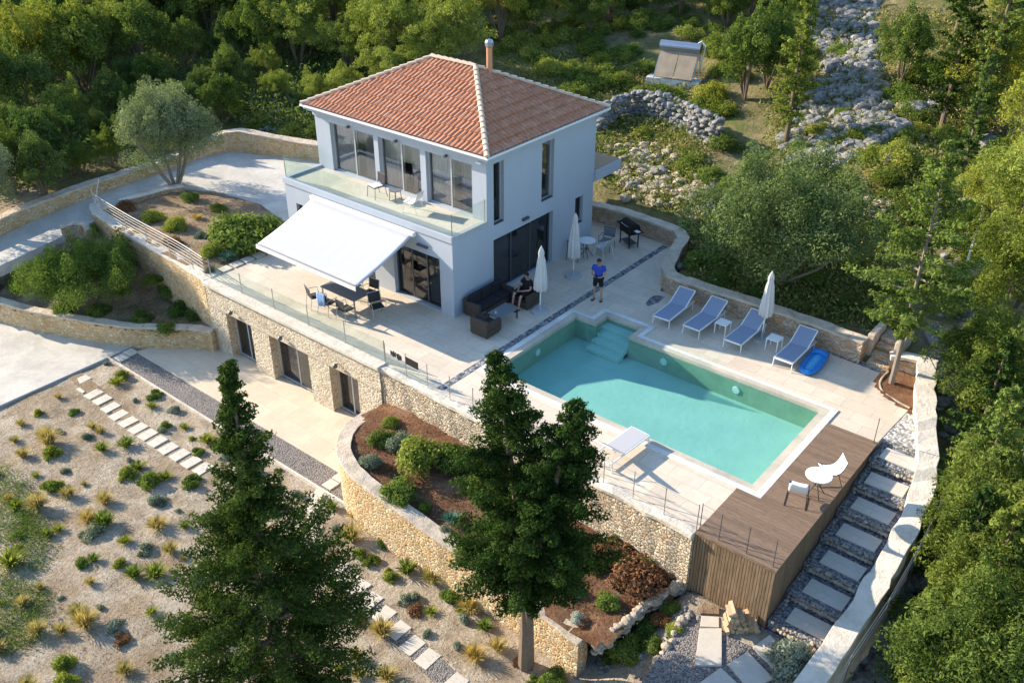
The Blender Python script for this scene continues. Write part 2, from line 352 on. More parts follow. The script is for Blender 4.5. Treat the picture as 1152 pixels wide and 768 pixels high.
def wall_strip(path, width, smoothed=True, inset=0, ztop=2, zbot=3, jit=0.012, dz=0, seed=1, step=.35, cap_h=None):
    """wall following path [(x, y, z_top, z_base)]; returns MB"""
    rnd = random.Random(seed); P = interp(path, step) if smoothed else [np.array(p, float) for p in path]
    if not smoothed:
        Q = []
        for a, b in zip(P[:-1], P[1:]):
            n = max(1, int(np.linalg.norm((b-a)[:2])/step)); Q += [a+(b-a)*j/n for j in range(n)]
        P = Q+[P[-1]]
    rings = []
    for i, p in enumerate(P):
        a = P[max(i-1, 0)]; b = P[min(i+1, len(P)-1)]; t = (b-a)[:2]; t /= np.linalg.norm(t)+1e-9; nrm = np.array((-t[1], t[0])); h = width/2
        zt = p[ztop]+dz; zb = p[zbot] if cap_h is None else zt-cap_h
        rows = 4 if cap_h is None else 1; ring = []
        for k_ in range(rows+1):
            z = zb+(zt-zb)*k_/rows; j_ = rnd.uniform(-jit, jit)
            ring.append((p[0]+nrm[0]*(h+j_), p[1]+nrm[1]*(h+j_), z+(rnd.uniform(-jit, jit) if k_ == rows else 0)))
        for k_ in range(rows, -1, -1):
            z = zb+(zt-zb)*k_/rows; j_ = rnd.uniform(-jit, jit)
            ring.append((p[0]-nrm[0]*(h+j_), p[1]-nrm[1]*(h+j_), z+(rnd.uniform(-jit, jit) if k_ == rows else 0)))
        rings.append(ring)
    m = MB(); n = len(rings[0]); vs = [v for r_ in rings for v in r_]; fs = []
    for i in range(len(rings)-1):
        for j in range(n): fs.append((i*n+j, i*n+(j+1) % n, (i+1)*n+(j+1) % n, (i+1)*n+j))
    fs.append(tuple(range(n))); fs.append(tuple((len(rings)-1)*n+j for j in range(n))[::-1])
    m.add(vs, fs); return m
def stone_wall_thing(name, path, width, label, cat='wall', body='garden_stone', cap='cap_stone', cap_h=.09, over=.03, smoothed=True, jit=.02, seed=1, group=None):
    e = empty(name, (0,0,0), label, cat, group)
    wall_strip(path, width, smoothed, dz=-cap_h, jit=jit, seed=seed).build('masonry', body, e)
    wall_strip(path, width+2*over, smoothed, cap_h=cap_h, jit=jit, seed=seed+1).build('coping', cap, e, bevel=.015)
    return e
def opening_wall(m, u0, u1, z0, z1, opens, T, thick):
    """wall in the plane u-z pierced by openings [(u0,u1,z0,z1)]; T(u, depth, z) -> world point"""
    us = sorted({u0, u1, *[o[0] for o in opens], *[o[1] for o in opens]}); zs = sorted({z0, z1, *[o[2] for o in opens], *[o[3] for o in opens]})
    def solid(i, j):
        if i < 0 or j < 0 or i >= len(us)-1 or j >= len(zs)-1: return False
        a = (us[i]+us[i+1])/2; b = (zs[j]+zs[j+1])/2
        return not any(o[0] < a < o[1] and o[2] < b < o[3] for o in opens)
    for i in range(len(us)-1):
        for j in range(len(zs)-1):
            if not solid(i, j): continue
            a, b, c, d = us[i], us[i+1], zs[j], zs[j+1]
            for dep in (0, thick): m.add([T(a, dep, c), T(b, dep, c), T(b, dep, d), T(a, dep, d)], [(0,1,2,3)])
            if not solid(i-1, j): m.add([T(a, 0, c), T(a, thick, c), T(a, thick, d), T(a, 0, d)], [(0,1,2,3)])
            if not solid(i+1, j): m.add([T(b, 0, c), T(b, thick, c), T(b, thick, d), T(b, 0, d)], [(0,1,2,3)])
            if not solid(i, j-1): m.add([T(a, 0, c), T(b, 0, c), T(b, thick, c), T(a, thick, c)], [(0,1,2,3)])
            if not solid(i, j+1): m.add([T(a, 0, d), T(b, 0, d), T(b, thick, d), T(a, thick, d)], [(0,1,2,3)])
def clean(me):
    bm = bmesh.new(); bm.from_mesh(me); bmesh.ops.remove_doubles(bm, verts=bm.verts, dist=1e-4)
    bmesh.ops.recalc_face_normals(bm, faces=bm.faces); bm.to_mesh(me); bm.free()
# ------------------------------------------------------------------ terrain height
def lerp(a, b, t): return a+(b-a)*t
BIGWALL = [(-9.4, -4.15), (-12.06, -3.84), (-16.0, -3.66), (-19.5, -3.3), (-20.6, -2.7)]
def seg_y(path, x):
    for (x0, y0), (x1, y1) in zip(path[:-1], path[1:]):
        a, b = min(x0, x1), max(x0, x1)
        if a <= x <= b: return y0+(y1-y0)*(x-x0)/(x1-x0)
    return path[0][1] if abs(x-path[0][0]) < abs(x-path[-1][0]) else path[-1][1]
DRIVE_BACK = [(-21.8, 6.25), (-19.2, 7.1), (-16.7, 8.1), (-13, 9.2), (-9.6, 10.8)]
def drive_z(x, y):                                   # the drive falls towards the south-west
    return -0.02-1.15*sstep(2.0, -12.0, y)
def hill(x, y):
    q = max(0., y-11+.25*max(0., -x-10)); z = .45+.20*q
    z += .55*sstep(-1, 6, x)*sstep(14, 22, y)
    z -= .9*sstep(2, -12, y)*sstep(-18, -24, x)
    n = noise.noise(Vector((x*.16, y*.16, 3)))*.9+noise.noise(Vector((x*.5, y*.5, 9)))*.28
    return z+n*sstep(0, 5, q)
def garden(x, y):
    z = -3.18-.22*sstep(-3, 6, x)
    z -= .03*max(0., -12-y)
    g = sstep(11.6, 13.2, x)*sstep(-4, -4.6, y)
    z = lerp(z, -2.02-.26*max(0., -5.2-y), g)
    return z+.05*noise.noise(Vector((x*.8, y*.8, 1)))
def outside_right(x, y):
    z = lerp(-3.6, .3, sstep(-3, 12, y)); z -= .25*max(0, x-18.5)*sstep(14, 6, y)
    return z+.35*noise.noise(Vector((x*.5, y*.5, 5)))
RW = [(14.95, 7.3), (15.35, 5.9), (15.95, 4.2), (16.6, 2.6), (16.98, 1.0), (17.12, -1.0), (17.12, -2.8), (17.05, -4.5), (16.95, -6.2), (16.8, -8.0), (16.6, -10)]
def rw_x(y):
    for (x0, y0), (x1, y1) in zip(RW[:-1], RW[1:]):
        if y1 <= y <= y0: return x0+(x1-x0)*(y-y0)/(y1-y0)
    return RW[0][0] if y > 7 else RW[-1][0]
def terrain(x, y):
    hz = hill(x, y)
    # platform and its back edge
    back = 6.9 if x > 5 else lerp(11.0, 6.9, sstep(4.0, 5.2, x)) if x > 3 else 11.0
    if x < -17: back = 9.5
    t_back = sstep(back-.1, back+.25, y)
    if x < -9.6:                                     # drive side: everything beyond the outer drive wall is hill
        yb = seg_y(DRIVE_BACK, x) if x > -21.8 else 6.0
        t_back = max(sstep(yb+.1, yb+.45, y), sstep(-22.25, -22.6, x))
    plat = -.35
    if 3.1 < x < 13.5 and -2.2 < y < 4.1: plat = -1.9
    if x < -15: plat = min(plat, drive_z(x, y)-.35)
    z = lerp(plat, hz, t_back)
    # front drop
    fy = -3.2 if x > -9.6 else seg_y(BIGWALL, x)+.15
    if x < -20.4: fy = -8.9 if x < -21.2 else lerp(-3, -8.9, (-20.4-x)/.8)
    g = garden(x, y)
    if x < -12 and fy > -10: g = lerp(g, g+.0, 0)
    t_front = sstep(fy, fy-.25, y)
    if x <= 12.9 or y > 3.4: z = lerp(z, g, t_front)
    else: z = lerp(z, min(g, -2.6) if x > 13.3 and y > -4.3 else g, sstep(3.2, 2.6, y) if x > 15 else t_front)
    # outside of the right-hand wall
    rx = rw_x(y)
    if y < 9:
        tr = sstep(rx+.0, rx+.3, x)
        z = lerp(z, outside_right(x, y), tr)
    else:
        tr = sstep(15, 19, x)*sstep(22, 9, y); z = lerp(z, outside_right(x, y), tr)
    return z
def px_ray(px, py):
    return (CF*F_PX+CR*(px-576)+CU*(384-py)).normalized()
def ground_at(px, py):
    """where the line of sight through a picture point meets the ground"""
    d = px_ray(px, py); t = 14.0
    for _ in range(220):
        p = CAM+d*t; g = p.z-terrain(p.x, p.y)
        if g < .03: return Vector((p.x, p.y, terrain(p.x, p.y)))
        t += max(.04, g*.9)
        if t > 200: break
    p = CAM+d*90; return Vector((p.x, p.y, terrain(p.x, p.y)))
def at_z(px, py, z):
    d = px_ray(px, py); t = (z-CAM.z)/d.z; return CAM+d*t
# ------------------------------------------------------------------ foliage meshes (numpy)
def leaf_mesh(name, C, N, size, aspect=.5, rng=None, jitter=.9, mat='leaf_oak', shade=None):
    """one small rhombic leaf face per centre C, roughly facing N"""
    n = len(C); rng = rng or np.random.default_rng(1)
    N = N+rng.normal(0, jitter, (n, 3)); N /= np.linalg.norm(N, axis=1)[:, None]+1e-9
    T = rng.normal(0, 1, (n, 3)); T -= (T*N).sum(1)[:, None]*N; T /= np.linalg.norm(T, axis=1)[:, None]+1e-9
    B = np.cross(N, T); s = size*rng.uniform(.6, 1.3, n)[:, None]
    V = np.stack([C-T*s, C+B*s*aspect, C+T*s, C-B*s*aspect], 1).reshape(-1, 3)
    me = bpy.data.meshes.new(name); me.vertices.add(4*n); me.vertices.foreach_set('co', V.astype('f').ravel())
    me.loops.add(4*n); me.loops.foreach_set('vertex_index', np.arange(4*n, dtype='i'))
    me.polygons.add(n); me.polygons.foreach_set('loop_start', np.arange(0, 4*n, 4, dtype='i')); me.polygons.foreach_set('loop_total', np.full(n, 4, 'i'))
    a = me.attributes.new('rnd', 'FLOAT', 'FACE'); r_ = rng.uniform(0, 1, n) if shade is None else np.clip(shade+rng.normal(0, .22, n), 0, 1)
    a.data.foreach_set('value', r_.astype('f')); me.update(); me.validate(); me.materials.append(MATS[mat]); return me
def blob_leaves(rng, centres, radii, per, flat=.75, shell=.55):
    """points scattered through clumps, denser towards each clump's surface"""
    C = []; N = []; S = []
    for c, r in zip(centres, radii):
        k_ = max(6, int(per*r*r)); d = rng.normal(0, 1, (k_, 3)); d /= np.linalg.norm(d, axis=1)[:, None]
        rr = r*(shell+(1.12-shell)*rng.uniform(0, 1, k_)**.6); p = d*rr[:, None]; p[:, 2] *= flat
        keep = d[:, 2] > -.75
        C.append((c+p)[keep]); N.append((d+np.array((0, 0, .5)))[keep]); S.append(np.full(keep.sum(), rng.uniform(.1, .9)))
    return np.concatenate(C), np.concatenate(N), np.concatenate(S)
def limbs(m, base, tips, r0, seed=0):
    rnd = random.Random(seed)
    for t in tips:
        a = Vector(base); b = Vector(t); mid = a.lerp(b, .5)+Vector((rnd.uniform(-.15, .15), rnd.uniform(-.15, .15), -.1*(b-a).length*.5))
        m.tube([a, mid, b], [r0, r0*.6, r0*.2], 6)
def broad_tree(h, r, nb, seed, leaf_sz, per, mat, crown_base=.3, trunk_r=.12, spiky=0, flat=.8, bark='bark', aspect=.5, blob=(.22, .42)):
    rng = np.random.default_rng(seed); cz = h*(1+crown_base)/2; hz = h*(1-crown_base)/2
    cs = []; rs = []
    for i in range(nb):
        d = rng.normal(0, 1, 3); d /= np.linalg.norm(d)
        if d[2] < -.5: d[2] *= -.6
        q = rng.uniform(.45, 1.0)
        lump = 1+.22*math.sin(3*math.atan2(d[1], d[0])+seed)+.12*math.sin(5*d[2]+seed*2)
        c = np.array((d[0]*r*q*lump*.8, d[1]*r*q*lump*.8, cz+d[2]*hz*q*.85)); rr = r*rng.uniform(*blob)
        cs.append(c); rs.append(rr)
        if spiky and d[2] > 0 and rng.uniform() < spiky:
            for k_ in range(3): cs.append(c+np.array((0, 0, rr*(.7+.5*k_)))); rs.append(rr*(.6-.15*k_))
    C, N, S = blob_leaves(rng, cs, rs, per, flat)
    crown = leaf_mesh('crown', C, N, leaf_sz, aspect, rng, .8, mat, S)
    m = MB(); tips = [tuple(c) for c in cs[:12]]
    fork = (0, 0, h*crown_base*.7)
    m.tube([(0, 0, -.4), (.03, .02, h*crown_base*.35), fork], [trunk_r*1.3, trunk_r, trunk_r*.8], 8); limbs(m, fork, tips, trunk_r*.5, seed)
    tr = m.mesh('trunk'); tr.materials.append(MATS[bark]); return crown, tr
def conifer_tree(h, r, seed, leaf_sz, mat, first=.18, trunk_r=.16, nbr=120, tuft=22, droop=.0, prof=.8, gap=.15, bark='bark', lean=(0, 0), tips=((0, 0),), step=.16, jag=.25):
    """trunk with radiating limbs, every limb carrying tufts of needle sprays"""
    rng = np.random.default_rng(seed); C = []; N = []; S = []; m = MB()
    for ti, tp in enumerate(tips):
        top = np.array((lean[0]+tp[0], lean[1]+tp[1], h*(1-.06*ti)))
        fz = h*first
        def axis(t):                                # t 0..1 from ground to tip
            b = np.array((0, 0, 0.)); k_ = max(0, (t-.35)/.65); return np.array((top[0]*k_**1.0, top[1]*k_**1.0, top[2]*t))
        m.tube([tuple(axis(t)-np.array((0, 0, .4 if t == 0 else 0))) for t in (0, .15, .35, .6, .85, 1)], [trunk_r*1.25, trunk_r, trunk_r*.8, trunk_r*.5, trunk_r*.22, .015], 8)
        for i in range(nbr):
            t = first+(1-first)*(i+rng.uniform(0, 1))/nbr; u = (t-first)/(1-first)
            env = (min(1, (u/.22))**.7 if u < .22 else 1)*(1-max(0, (u-.22)/.78))**prof
            L = r*env*rng.uniform(1-gap-jag, 1+jag*.5)+.12; a = rng.uniform(0, 2*math.pi)
            up = .15+.75*u+rng.uniform(-.15, .2)-droop*(1-u); d = np.array((math.cos(a), math.sin(a), up*.55)); d /= np.linalg.norm(d)
            o = axis(t); n_ = max(2, int(L/step)); sh = rng.uniform(.15, .85)
            if i % 2 == 0 and L > .5: m.tube([tuple(o), tuple(o+d*L*.55+np.array((0, 0, -.04*L))), tuple(o+d*L*.95)], [.035*L/2+.008, .02*L/2+.005, .006], 5)
            for j in range(n_):
                f = (j+1)/n_; p = o+d*L*f; p[2] += -.10*L*f*(1-u)+.06*L*f*f
                if f < .28 and L > 1: continue
                w_ = .10+.16*(1-abs(f-.6))*min(1.2, L*.55); k_ = int(tuft*(.6+.7*w_/.26))
                q = rng.normal(0, 1, (k_, 3)); q /= np.linalg.norm(q, axis=1)[:, None]; q *= (w_*rng.uniform(.35, 1.15, k_)**.7)[:, None]
                q[:, 2] *= .62
                C.append(p+q); N.append(q/ w_+np.array((0, 0, .7))); S.append(np.full(k_, sh+.2*(f-.5)))
    C = np.concatenate(C); N = np.concatenate(N); S = np.concatenate(S)
    crown = leaf_mesh('crown', C, N, leaf_sz, .45, rng, .7, mat, S)
    tr = m.mesh('trunk'); tr.materials.append(MATS[bark]); return crown, tr
def bush_mesh(r, h, seed, leaf_sz, per, mat, nb=16, aspect=.45, blob=(.3, .5)):
    rng = np.random.default_rng(seed); cs = []; rs = []
    for i in range(nb):
        a = rng.uniform(0, 2*math.pi); q = rng.uniform(0, .8)**.6; z = rng.uniform(.15, .8)*(1-.45*q)
        cs.append(np.array((math.cos(a)*r*q*.8, math.sin(a)*r*q*.8, h*z))); rs.append(r*rng.uniform(*blob))
    C, N, S = blob_leaves(rng, cs, rs, per, min(1., h/r*.8), .4); C[:, 2] = np.abs(C[:, 2])+.0
    return leaf_mesh('foliage', C, N, leaf_sz, aspect, rng, .8, mat, S)
def tuft_mesh(r, h, seed, n, mat, w=.012, spread=1.0):
    """upright blades fanning from one root"""
    rng = np.random.default_rng(seed); a = rng.uniform(0, 2*np.pi, n); rt = r*.25*rng.uniform(0, 1, n)
    base = np.stack([np.cos(a)*rt, np.sin(a)*rt, np.zeros(n)], 1); out = r*rng.uniform(.2, 1, n)*spread
    tip = np.stack([np.cos(a)*out, np.sin(a)*out, h*rng.uniform(.55, 1, n)*(1-.35*(out/r)**2)], 1)
    mid = base*.45+tip*.55; mid[:, 2] += h*.12; s_ = np.stack([-np.sin(a), np.cos(a), np.zeros(n)], 1)*w
    V = np.stack([base-s_, base+s_, mid+s_, mid-s_, tip+s_*.3, tip-s_*.3], 1).reshape(-1, 3)
    me = bpy.data.meshes.new('blades'); F = []
    for i in range(n): F += [(6*i, 6*i+1, 6*i+2, 6*i+3), (6*i+3, 6*i+2, 6*i+4, 6*i+5)]
    me.from_pydata(V.tolist(), [], F); at = me.attributes.new('rnd', 'FLOAT', 'FACE'); at.data.foreach_set('value', np.repeat(rng.uniform(0, 1, n), 2).astype('f'))
    me.materials.append(MATS[mat]); return me
def rock_mesh(seed, sub=2, flat=.7, rough=.35):
    bm = bmesh.new(); bmesh.ops.create_icosphere(bm, subdivisions=sub, radius=.5)
    for v in bm.verts:
        n_ = noise.noise(v.co*2.2+Vector((seed*7.3, 0, 0)))*rough+noise.noise(v.co*5+Vector((0, seed*3.1, 0)))*rough*.35
        v.co *= 1+n_; v.co.z *= flat
    me = bpy.data.meshes.new('rock'); bm.to_mesh(me); bm.free(); return me
def scatter_rocks(name, pts, sizes, mat, seed=3, sub=1, parent=None, flat=.7):
    rnd = random.Random(seed); pro = [rock_mesh(seed*10+i, sub, flat) for i in range(6)]
    data = [([v.co.copy() for v in p.vertices], [tuple(f.vertices) for f in p.polygons]) for p in pro]; m = MB()
    for p, s in zip(pts, sizes):
        vs, fs = rnd.choice(data); M_ = Matrix.Translation(p) @ Matrix.Rotation(rnd.uniform(0, 6.28), 4, 'Z') @ Matrix.Rotation(rnd.uniform(-.4, .4), 4, 'X') @ Matrix.Diagonal((s*rnd.uniform(.8, 1.3), s, s*rnd.uniform(.8, 1.1), 1))
        m.add([M_ @ v for v in vs], fs)
    return m.build(name, mat, parent, fix=False)

ORD = ['first','second','third','fourth','fifth','sixth','seventh','eighth','ninth','tenth','eleventh','twelfth','thirteenth','fourteenth','fifteenth','sixteenth','seventeenth','eighteenth','nineteenth','twentieth','twenty-first','twenty-second','twenty-third','twenty-fourth','twenty-fifth','twenty-sixth','twenty-seventh','twenty-eighth','twenty-ninth','thirtieth']
# ------------------------------------------------------------------ ground
def axis_lines(lo, hi, near_lo, near_hi, step, grow=1.18):
    xs = [near_lo+step*i for i in range(int((near_hi-near_lo)/step)+1)]
    s = step; v = xs[-1]
    while v < hi: s *= grow; v += s; xs.append(v)
    s = step; v = xs[0]; left = []
    while v > lo: s *= grow; v -= s; left.append(v)
    return left[::-1]+xs
gx = axis_lines(-160, 120, -27, 21, .25); gy = axis_lines(-60, 200, -14, 16, .25, 1.10)
verts = [(x, y, terrain(x, y)) for y in gy for x in gx]; nx = len(gx)
faces = [(j*nx+i, j*nx+i+1, (j+1)*nx+i+1, (j+1)*nx+i) for j in range(len(gy)-1) for i in range(nx-1)]
me = bpy.data.meshes.new('ground'); me.from_pydata(verts, [], faces)
mi = []
for j in range(len(gy)-1):
    for i in range(nx-1):
        x = gx[i]; y = gy[j]; mi.append(0 if (y < -3.5 and x < rw_x(y) and x > -30) else 1)
me.polygons.foreach_set('material_index', mi)
g_ = link_mesh('ground', me, ['dry_garden', 'hill_earth'], smooth=True); tag(g_, kind='structure')
def struct(name, m, mat, **k):
    o = m.build(name, mat, **k); return tag(o, kind='structure')
# ------------------------------------------------------------------ paved surfaces
POOL = [(3.48,-1.80),(13.13,-1.80),(13.13,2.95),(5.84,2.95),(5.84,3.72),(4.39,3.72),(4.39,2.95),(3.48,2.95)]
COPO = [(3.04,-2.24),(13.59,-2.24),(13.59,3.30),(6.24,3.30),(6.24,4.14),(3.98,4.14),(3.98,3.30),(3.04,3.30)]
COPM = [(3.24,-2.04),(13.38,-2.04),(13.38,3.14),(6.05,3.14),(6.05,3.95),(4.17,3.95),(4.17,3.14),(3.24,3.14)]
terr = [(-9.72,-3.95),(.30,-3.95),(.30,-3.85),(12.85,-4.35),(12.85,-2.24),(3.04,-2.24),(3.04,3.30),(3.98,3.30),(3.98,4.14),(6.24,4.14),(6.24,3.30),(13.59,3.30),(13.59,2.41),(15.17,2.41),
        (15.30,4.80),(14.85,4.93),(14.35,5.15),(14.05,5.5),(13.95,6.0),(13.98,6.7),(4.85,6.75),(4.5,7.6),(4.05,9.3),(3.6,10.7),(-2.0,10.7),(-2,8.5),(-9.0,8.5),(-9.0,.4),(-9.72,.4)]
struct('terrace_paving', MB().prism(terr, -.3, 0), 'terrace_paving')
low = [(-12.5,-6.55),(1.4,-6.3),(1.4,-4.3),(-9.9,-4.3),(-11.1,-5.4)]
struct('lower_terrace_paving', MB().prism([(-12.05,-6.52),(2.2,-6.52),(2.2,-3.9),(-10.4,-3.9),(-11.6,-5.3)], -3.4, -3.09), 'lower_paving')
struct('gravel_strip', MB().prism([(-12.4,-7.42),(3.2,-7.42),(3.2,-6.53),(-12.1,-6.53)], -3.4, -3.115), 'gravel_grey')
struct('kerb_strip', MB().prism([(-12.5,-7.50),(2.6,-7.50),(2.6,-7.43),(-12.5,-7.43)], -3.4, -3.09), 'cap_cream')
struct('kerb_strip', MB().prism([(-12.60,-22),(-12.53,-22),(-12.53,-6.3),(-12.60,-6.3)], -3.5, -3.09), 'base_grey')
yard = [(-12.61,-40),(-12.61,-6.3),(-15.2,-7.4),(-19.2,-8.6),(-26,-10.5),(-60,-20),(-60,-40)]
struct('yard', MB().prism(yard, -3.5, -3.12), 'yard_concrete')
def ribbon(rows, z):
    m = MB(); n = len(rows[0]); vs = [(x, y, z(x, y)) for r_ in rows for x, y in r_]; m.add(vs, [(i*n+j, i*n+j+1, (i+1)*n+j+1, (i+1)*n+j) for i in range(len(rows)-1) for j in range(n-1)])
    lo = [(x, y, z(x, y)-.5) for r_ in rows for x, y in r_]; b = len(m.v); m.add(lo, [])
    N = len(vs); edge = [(i*n, (i+1)*n) for i in range(len(rows)-1)]+[((i+1)*n+n-1, i*n+n-1) for i in range(len(rows)-1)]+[(j, j+1) for j in range(n-1)]
    for a, c in edge: m.add([m.v[a], m.v[c], m.v[c+N], m.v[a+N]], [(0,1,2,3)])
    return m
rows = []
for i in range(30):
    y = -9.2+i*(16.2/29); xl = -22.2; xr = -19.55 if y < .9 else -19.55
    yy = min(y, 6.0); rows.append([(xl+(xr-xl)*j/6, y) for j in range(7)])
struct('driveway', ribbon([r_ for r_ in rows if r_[0][1] < 1.0]+[[(x_, 1.0) for x_, _ in rows[0]]], drive_z), 'drive_concrete')
struct('parking_area', MB().prism([(-22.2,1.0),(-19.2,1.0),(-17.5,1.9),(-14.5,2.3),(-12,1.7),(-10.2,.7),(-9.3,.45),(-9.2,9.5),(-13.5,9.3),(-16.9,8.1),(-19.3,7.1),(-21.5,6.3),(-22.1,4)], -.4, -.02), 'drive_concrete')
bed = [(-19.45,-3.1),(-19.4,.98),(-19.2,1.0),(-17.5,1.88),(-14.5,2.28),(-12,1.68),(-10.2,.7),(-9.74,.42),(-9.74,-3.95),(-12,-3.65),(-16,-3.45)]
def soil_patch(name, poly, zf, mat, step=.3, amp=.05, lift=0):
    """undulating soil filling a polygon"""
    xs = [p[0] for p in poly]; ys = [p[1] for p in poly]; inside = lambda x, y: sum(((a[1] > y) != (b[1] > y)) and (x < (b[0]-a[0])*(y-a[1])/(b[1]-a[1])+a[0]) for a, b in zip(poly, poly[1:]+poly[:1])) % 2 == 1
    m = MB(); idx = {}; nxx = int((max(xs)-min(xs))/step)+2; nyy = int((max(ys)-min(ys))/step)+2
    def vid(i, j):
        if (i, j) not in idx:
            x = min(xs)+i*step; y = min(ys)+j*step; idx[i, j] = len(m.v); m.v.append((x, y, zf(x, y)+amp*noise.noise(Vector((x*1.3, y*1.3, 2)))+amp*.5*noise.noise(Vector((x*4, y*4, 7)))))
        return idx[i, j]
    for i in range(nxx):
        for j in range(nyy):
            if inside(min(xs)+(i+.5)*step, min(ys)+(j+.5)*step): m.f.append([vid(i, j), vid(i+1, j), vid(i+1, j+1), vid(i, j+1)]); m.mi.append(0)
    return tag(m.build(name, mat, smooth=True), kind='structure')
soil_patch('upper_bed_soil', [(-19.7,-3.4),(-19.6,1.2),(-17.5,2.1),(-14.5,2.5),(-12,1.9),(-9.8,.8),(-9.65,-4.1),(-12,-3.8),(-16,-3.6)], lambda x, y: -.07+.13*sstep(.9, -.3, y)*sstep(-10, -11.5, x)*sstep(-19.4,-18.6,x), 'bed_soil', .25, .05)
def d_planter(x, y):
    P = [(-21,-9.3),(-17.5,-8.3),(-15.2,-7.4),(-12.8,-6.35),(-11.1,-5.3),(-9.8,-4.2)]; best = 99
    for a, b in zip(P[:-1], P[1:]):
        t = max(0, min(1, ((x-a[0])*(b[0]-a[0])+(y-a[1])*(b[1]-a[1]))/((b[0]-a[0])**2+(b[1]-a[1])**2))); best = min(best, math.hypot(x-a[0]-t*(b[0]-a[0]), y-a[1]-t*(b[1]-a[1])))
    return best
def planter_z(x, y): return lerp(-2.25, -.85, sstep(.2, 3.5, d_planter(x, y))*sstep(-12.5, -17, x))
soil_patch('lower_bed_soil', [(-20,-9.2),(-17.5,-8.45),(-15.2,-7.55),(-12.8,-6.5),(-11.1,-5.45),(-9.7,-4.25),(-9.6,-3.9),(-12,-3.7),(-16,-3.5),(-19.4,-3.1),(-19.4,-5)], planter_z, 'bed_soil', .3, .1)
# ------------------------------------------------------------------ pool
pe = empty('swimming_pool', (0,0,0), 'turquoise swimming pool with a pale stone rim and a corner notch of entry steps', 'pool')
m = MB(); n = len(POOL)
ring = lambda P, z: [(x, y, z) for x, y in P]
def band(m, A, B, za, zb):
    n = len(A); m.add(ring(A, za)+ring(B, zb), [(i, (i+1) % n, n+(i+1) % n, n+i) for i in range(n)])
m = MB(); band(m, COPO, COPM, .035, .035); band(m, COPO, COPO, .035, -.2); band(m, COPM, COPM, .035, -.2); m.build('outer_rim', 'coping_white', pe)
m = MB(); off = lambda P, Q, t: [(a[0]+(b[0]-a[0])*t, a[1]+(b[1]-a[1])*t) for a, b in zip(P, Q)]
C1 = off(COPM, POOL, .02); band(m, C1, POOL, .03, .022); band(m, POOL, POOL, .022, -.16); band(m, C1, C1, .03, -.1); m.build('coping', 'coping_stone', pe)
ZF = -.88
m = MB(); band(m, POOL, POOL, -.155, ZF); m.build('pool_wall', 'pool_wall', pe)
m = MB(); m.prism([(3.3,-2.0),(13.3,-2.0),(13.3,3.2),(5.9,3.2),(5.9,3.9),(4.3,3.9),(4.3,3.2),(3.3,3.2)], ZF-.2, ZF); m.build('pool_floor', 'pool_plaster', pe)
for i in range(4):
    m = MB(); m.box(4.40, 5.83, 3.70-.34*(i+1)+.0, 3.71, ZF+.003, -.24-.15*i-.001*i); m.build('step', 'pool_plaster', pe, bevel=.015)
for (px, py, ax) in ((4.4, 2.94, 'y'), (7.35, 2.94, 'y'), (10.2, 2.94, 'y'), (3.49, .6, 'x')):
    m = MB(); Mx = Matrix.Translation((px, py, -.45)) @ (Matrix.Rotation(R(90), 4, 'X') if ax == 'y' else Matrix.Rotation(R(90), 4, 'Y'))
    if px == 4.4: continue
    m.lathe([(.02, .03), (.13, .028), (.14, 0), (.02, 0)], n=20, M=Mx); m.build('pool_light', 'white_plastic', pe)
m = MB(); m.lathe([(.10, 0), (.10, .01), (.02, .012)], (12.5, -1.1, ZF), 16); m.build('floor_drain', 'white_plastic', pe)
wt = MB(); nxw = 1; wt.prism(POOL, -.10, -.0999)
me = bpy.data.meshes.new('pool_water'); tr = tessellate_polygon([[Vector((x, y, 0)) for x, y in POOL]])
me.from_pydata([(x, y, -.10) for x, y in POOL], [], [tuple(t) for t in tr])
wtr = link_mesh('pool_water', me, 'pool_water'); tag(wtr, kind='structure')
struct('drain_strip', MB().box(2.72, 2.98, -3.9, 10.5, -.05, .008), 'cobble_grey')
struct('drain_strip', MB().prism([(4.9,6.3),(5.25,6.45),(5.3,5.85),(5.15,5.35),(4.95,5.5),(4.85,6.0)], -.05, .008), 'cobble_grey')
struct('drain_strip', MB().prism([(10.6,6.55),(13.9,6.35),(13.9,6.62),(10.6,6.75)], -.05, .008), 'cobble_grey')
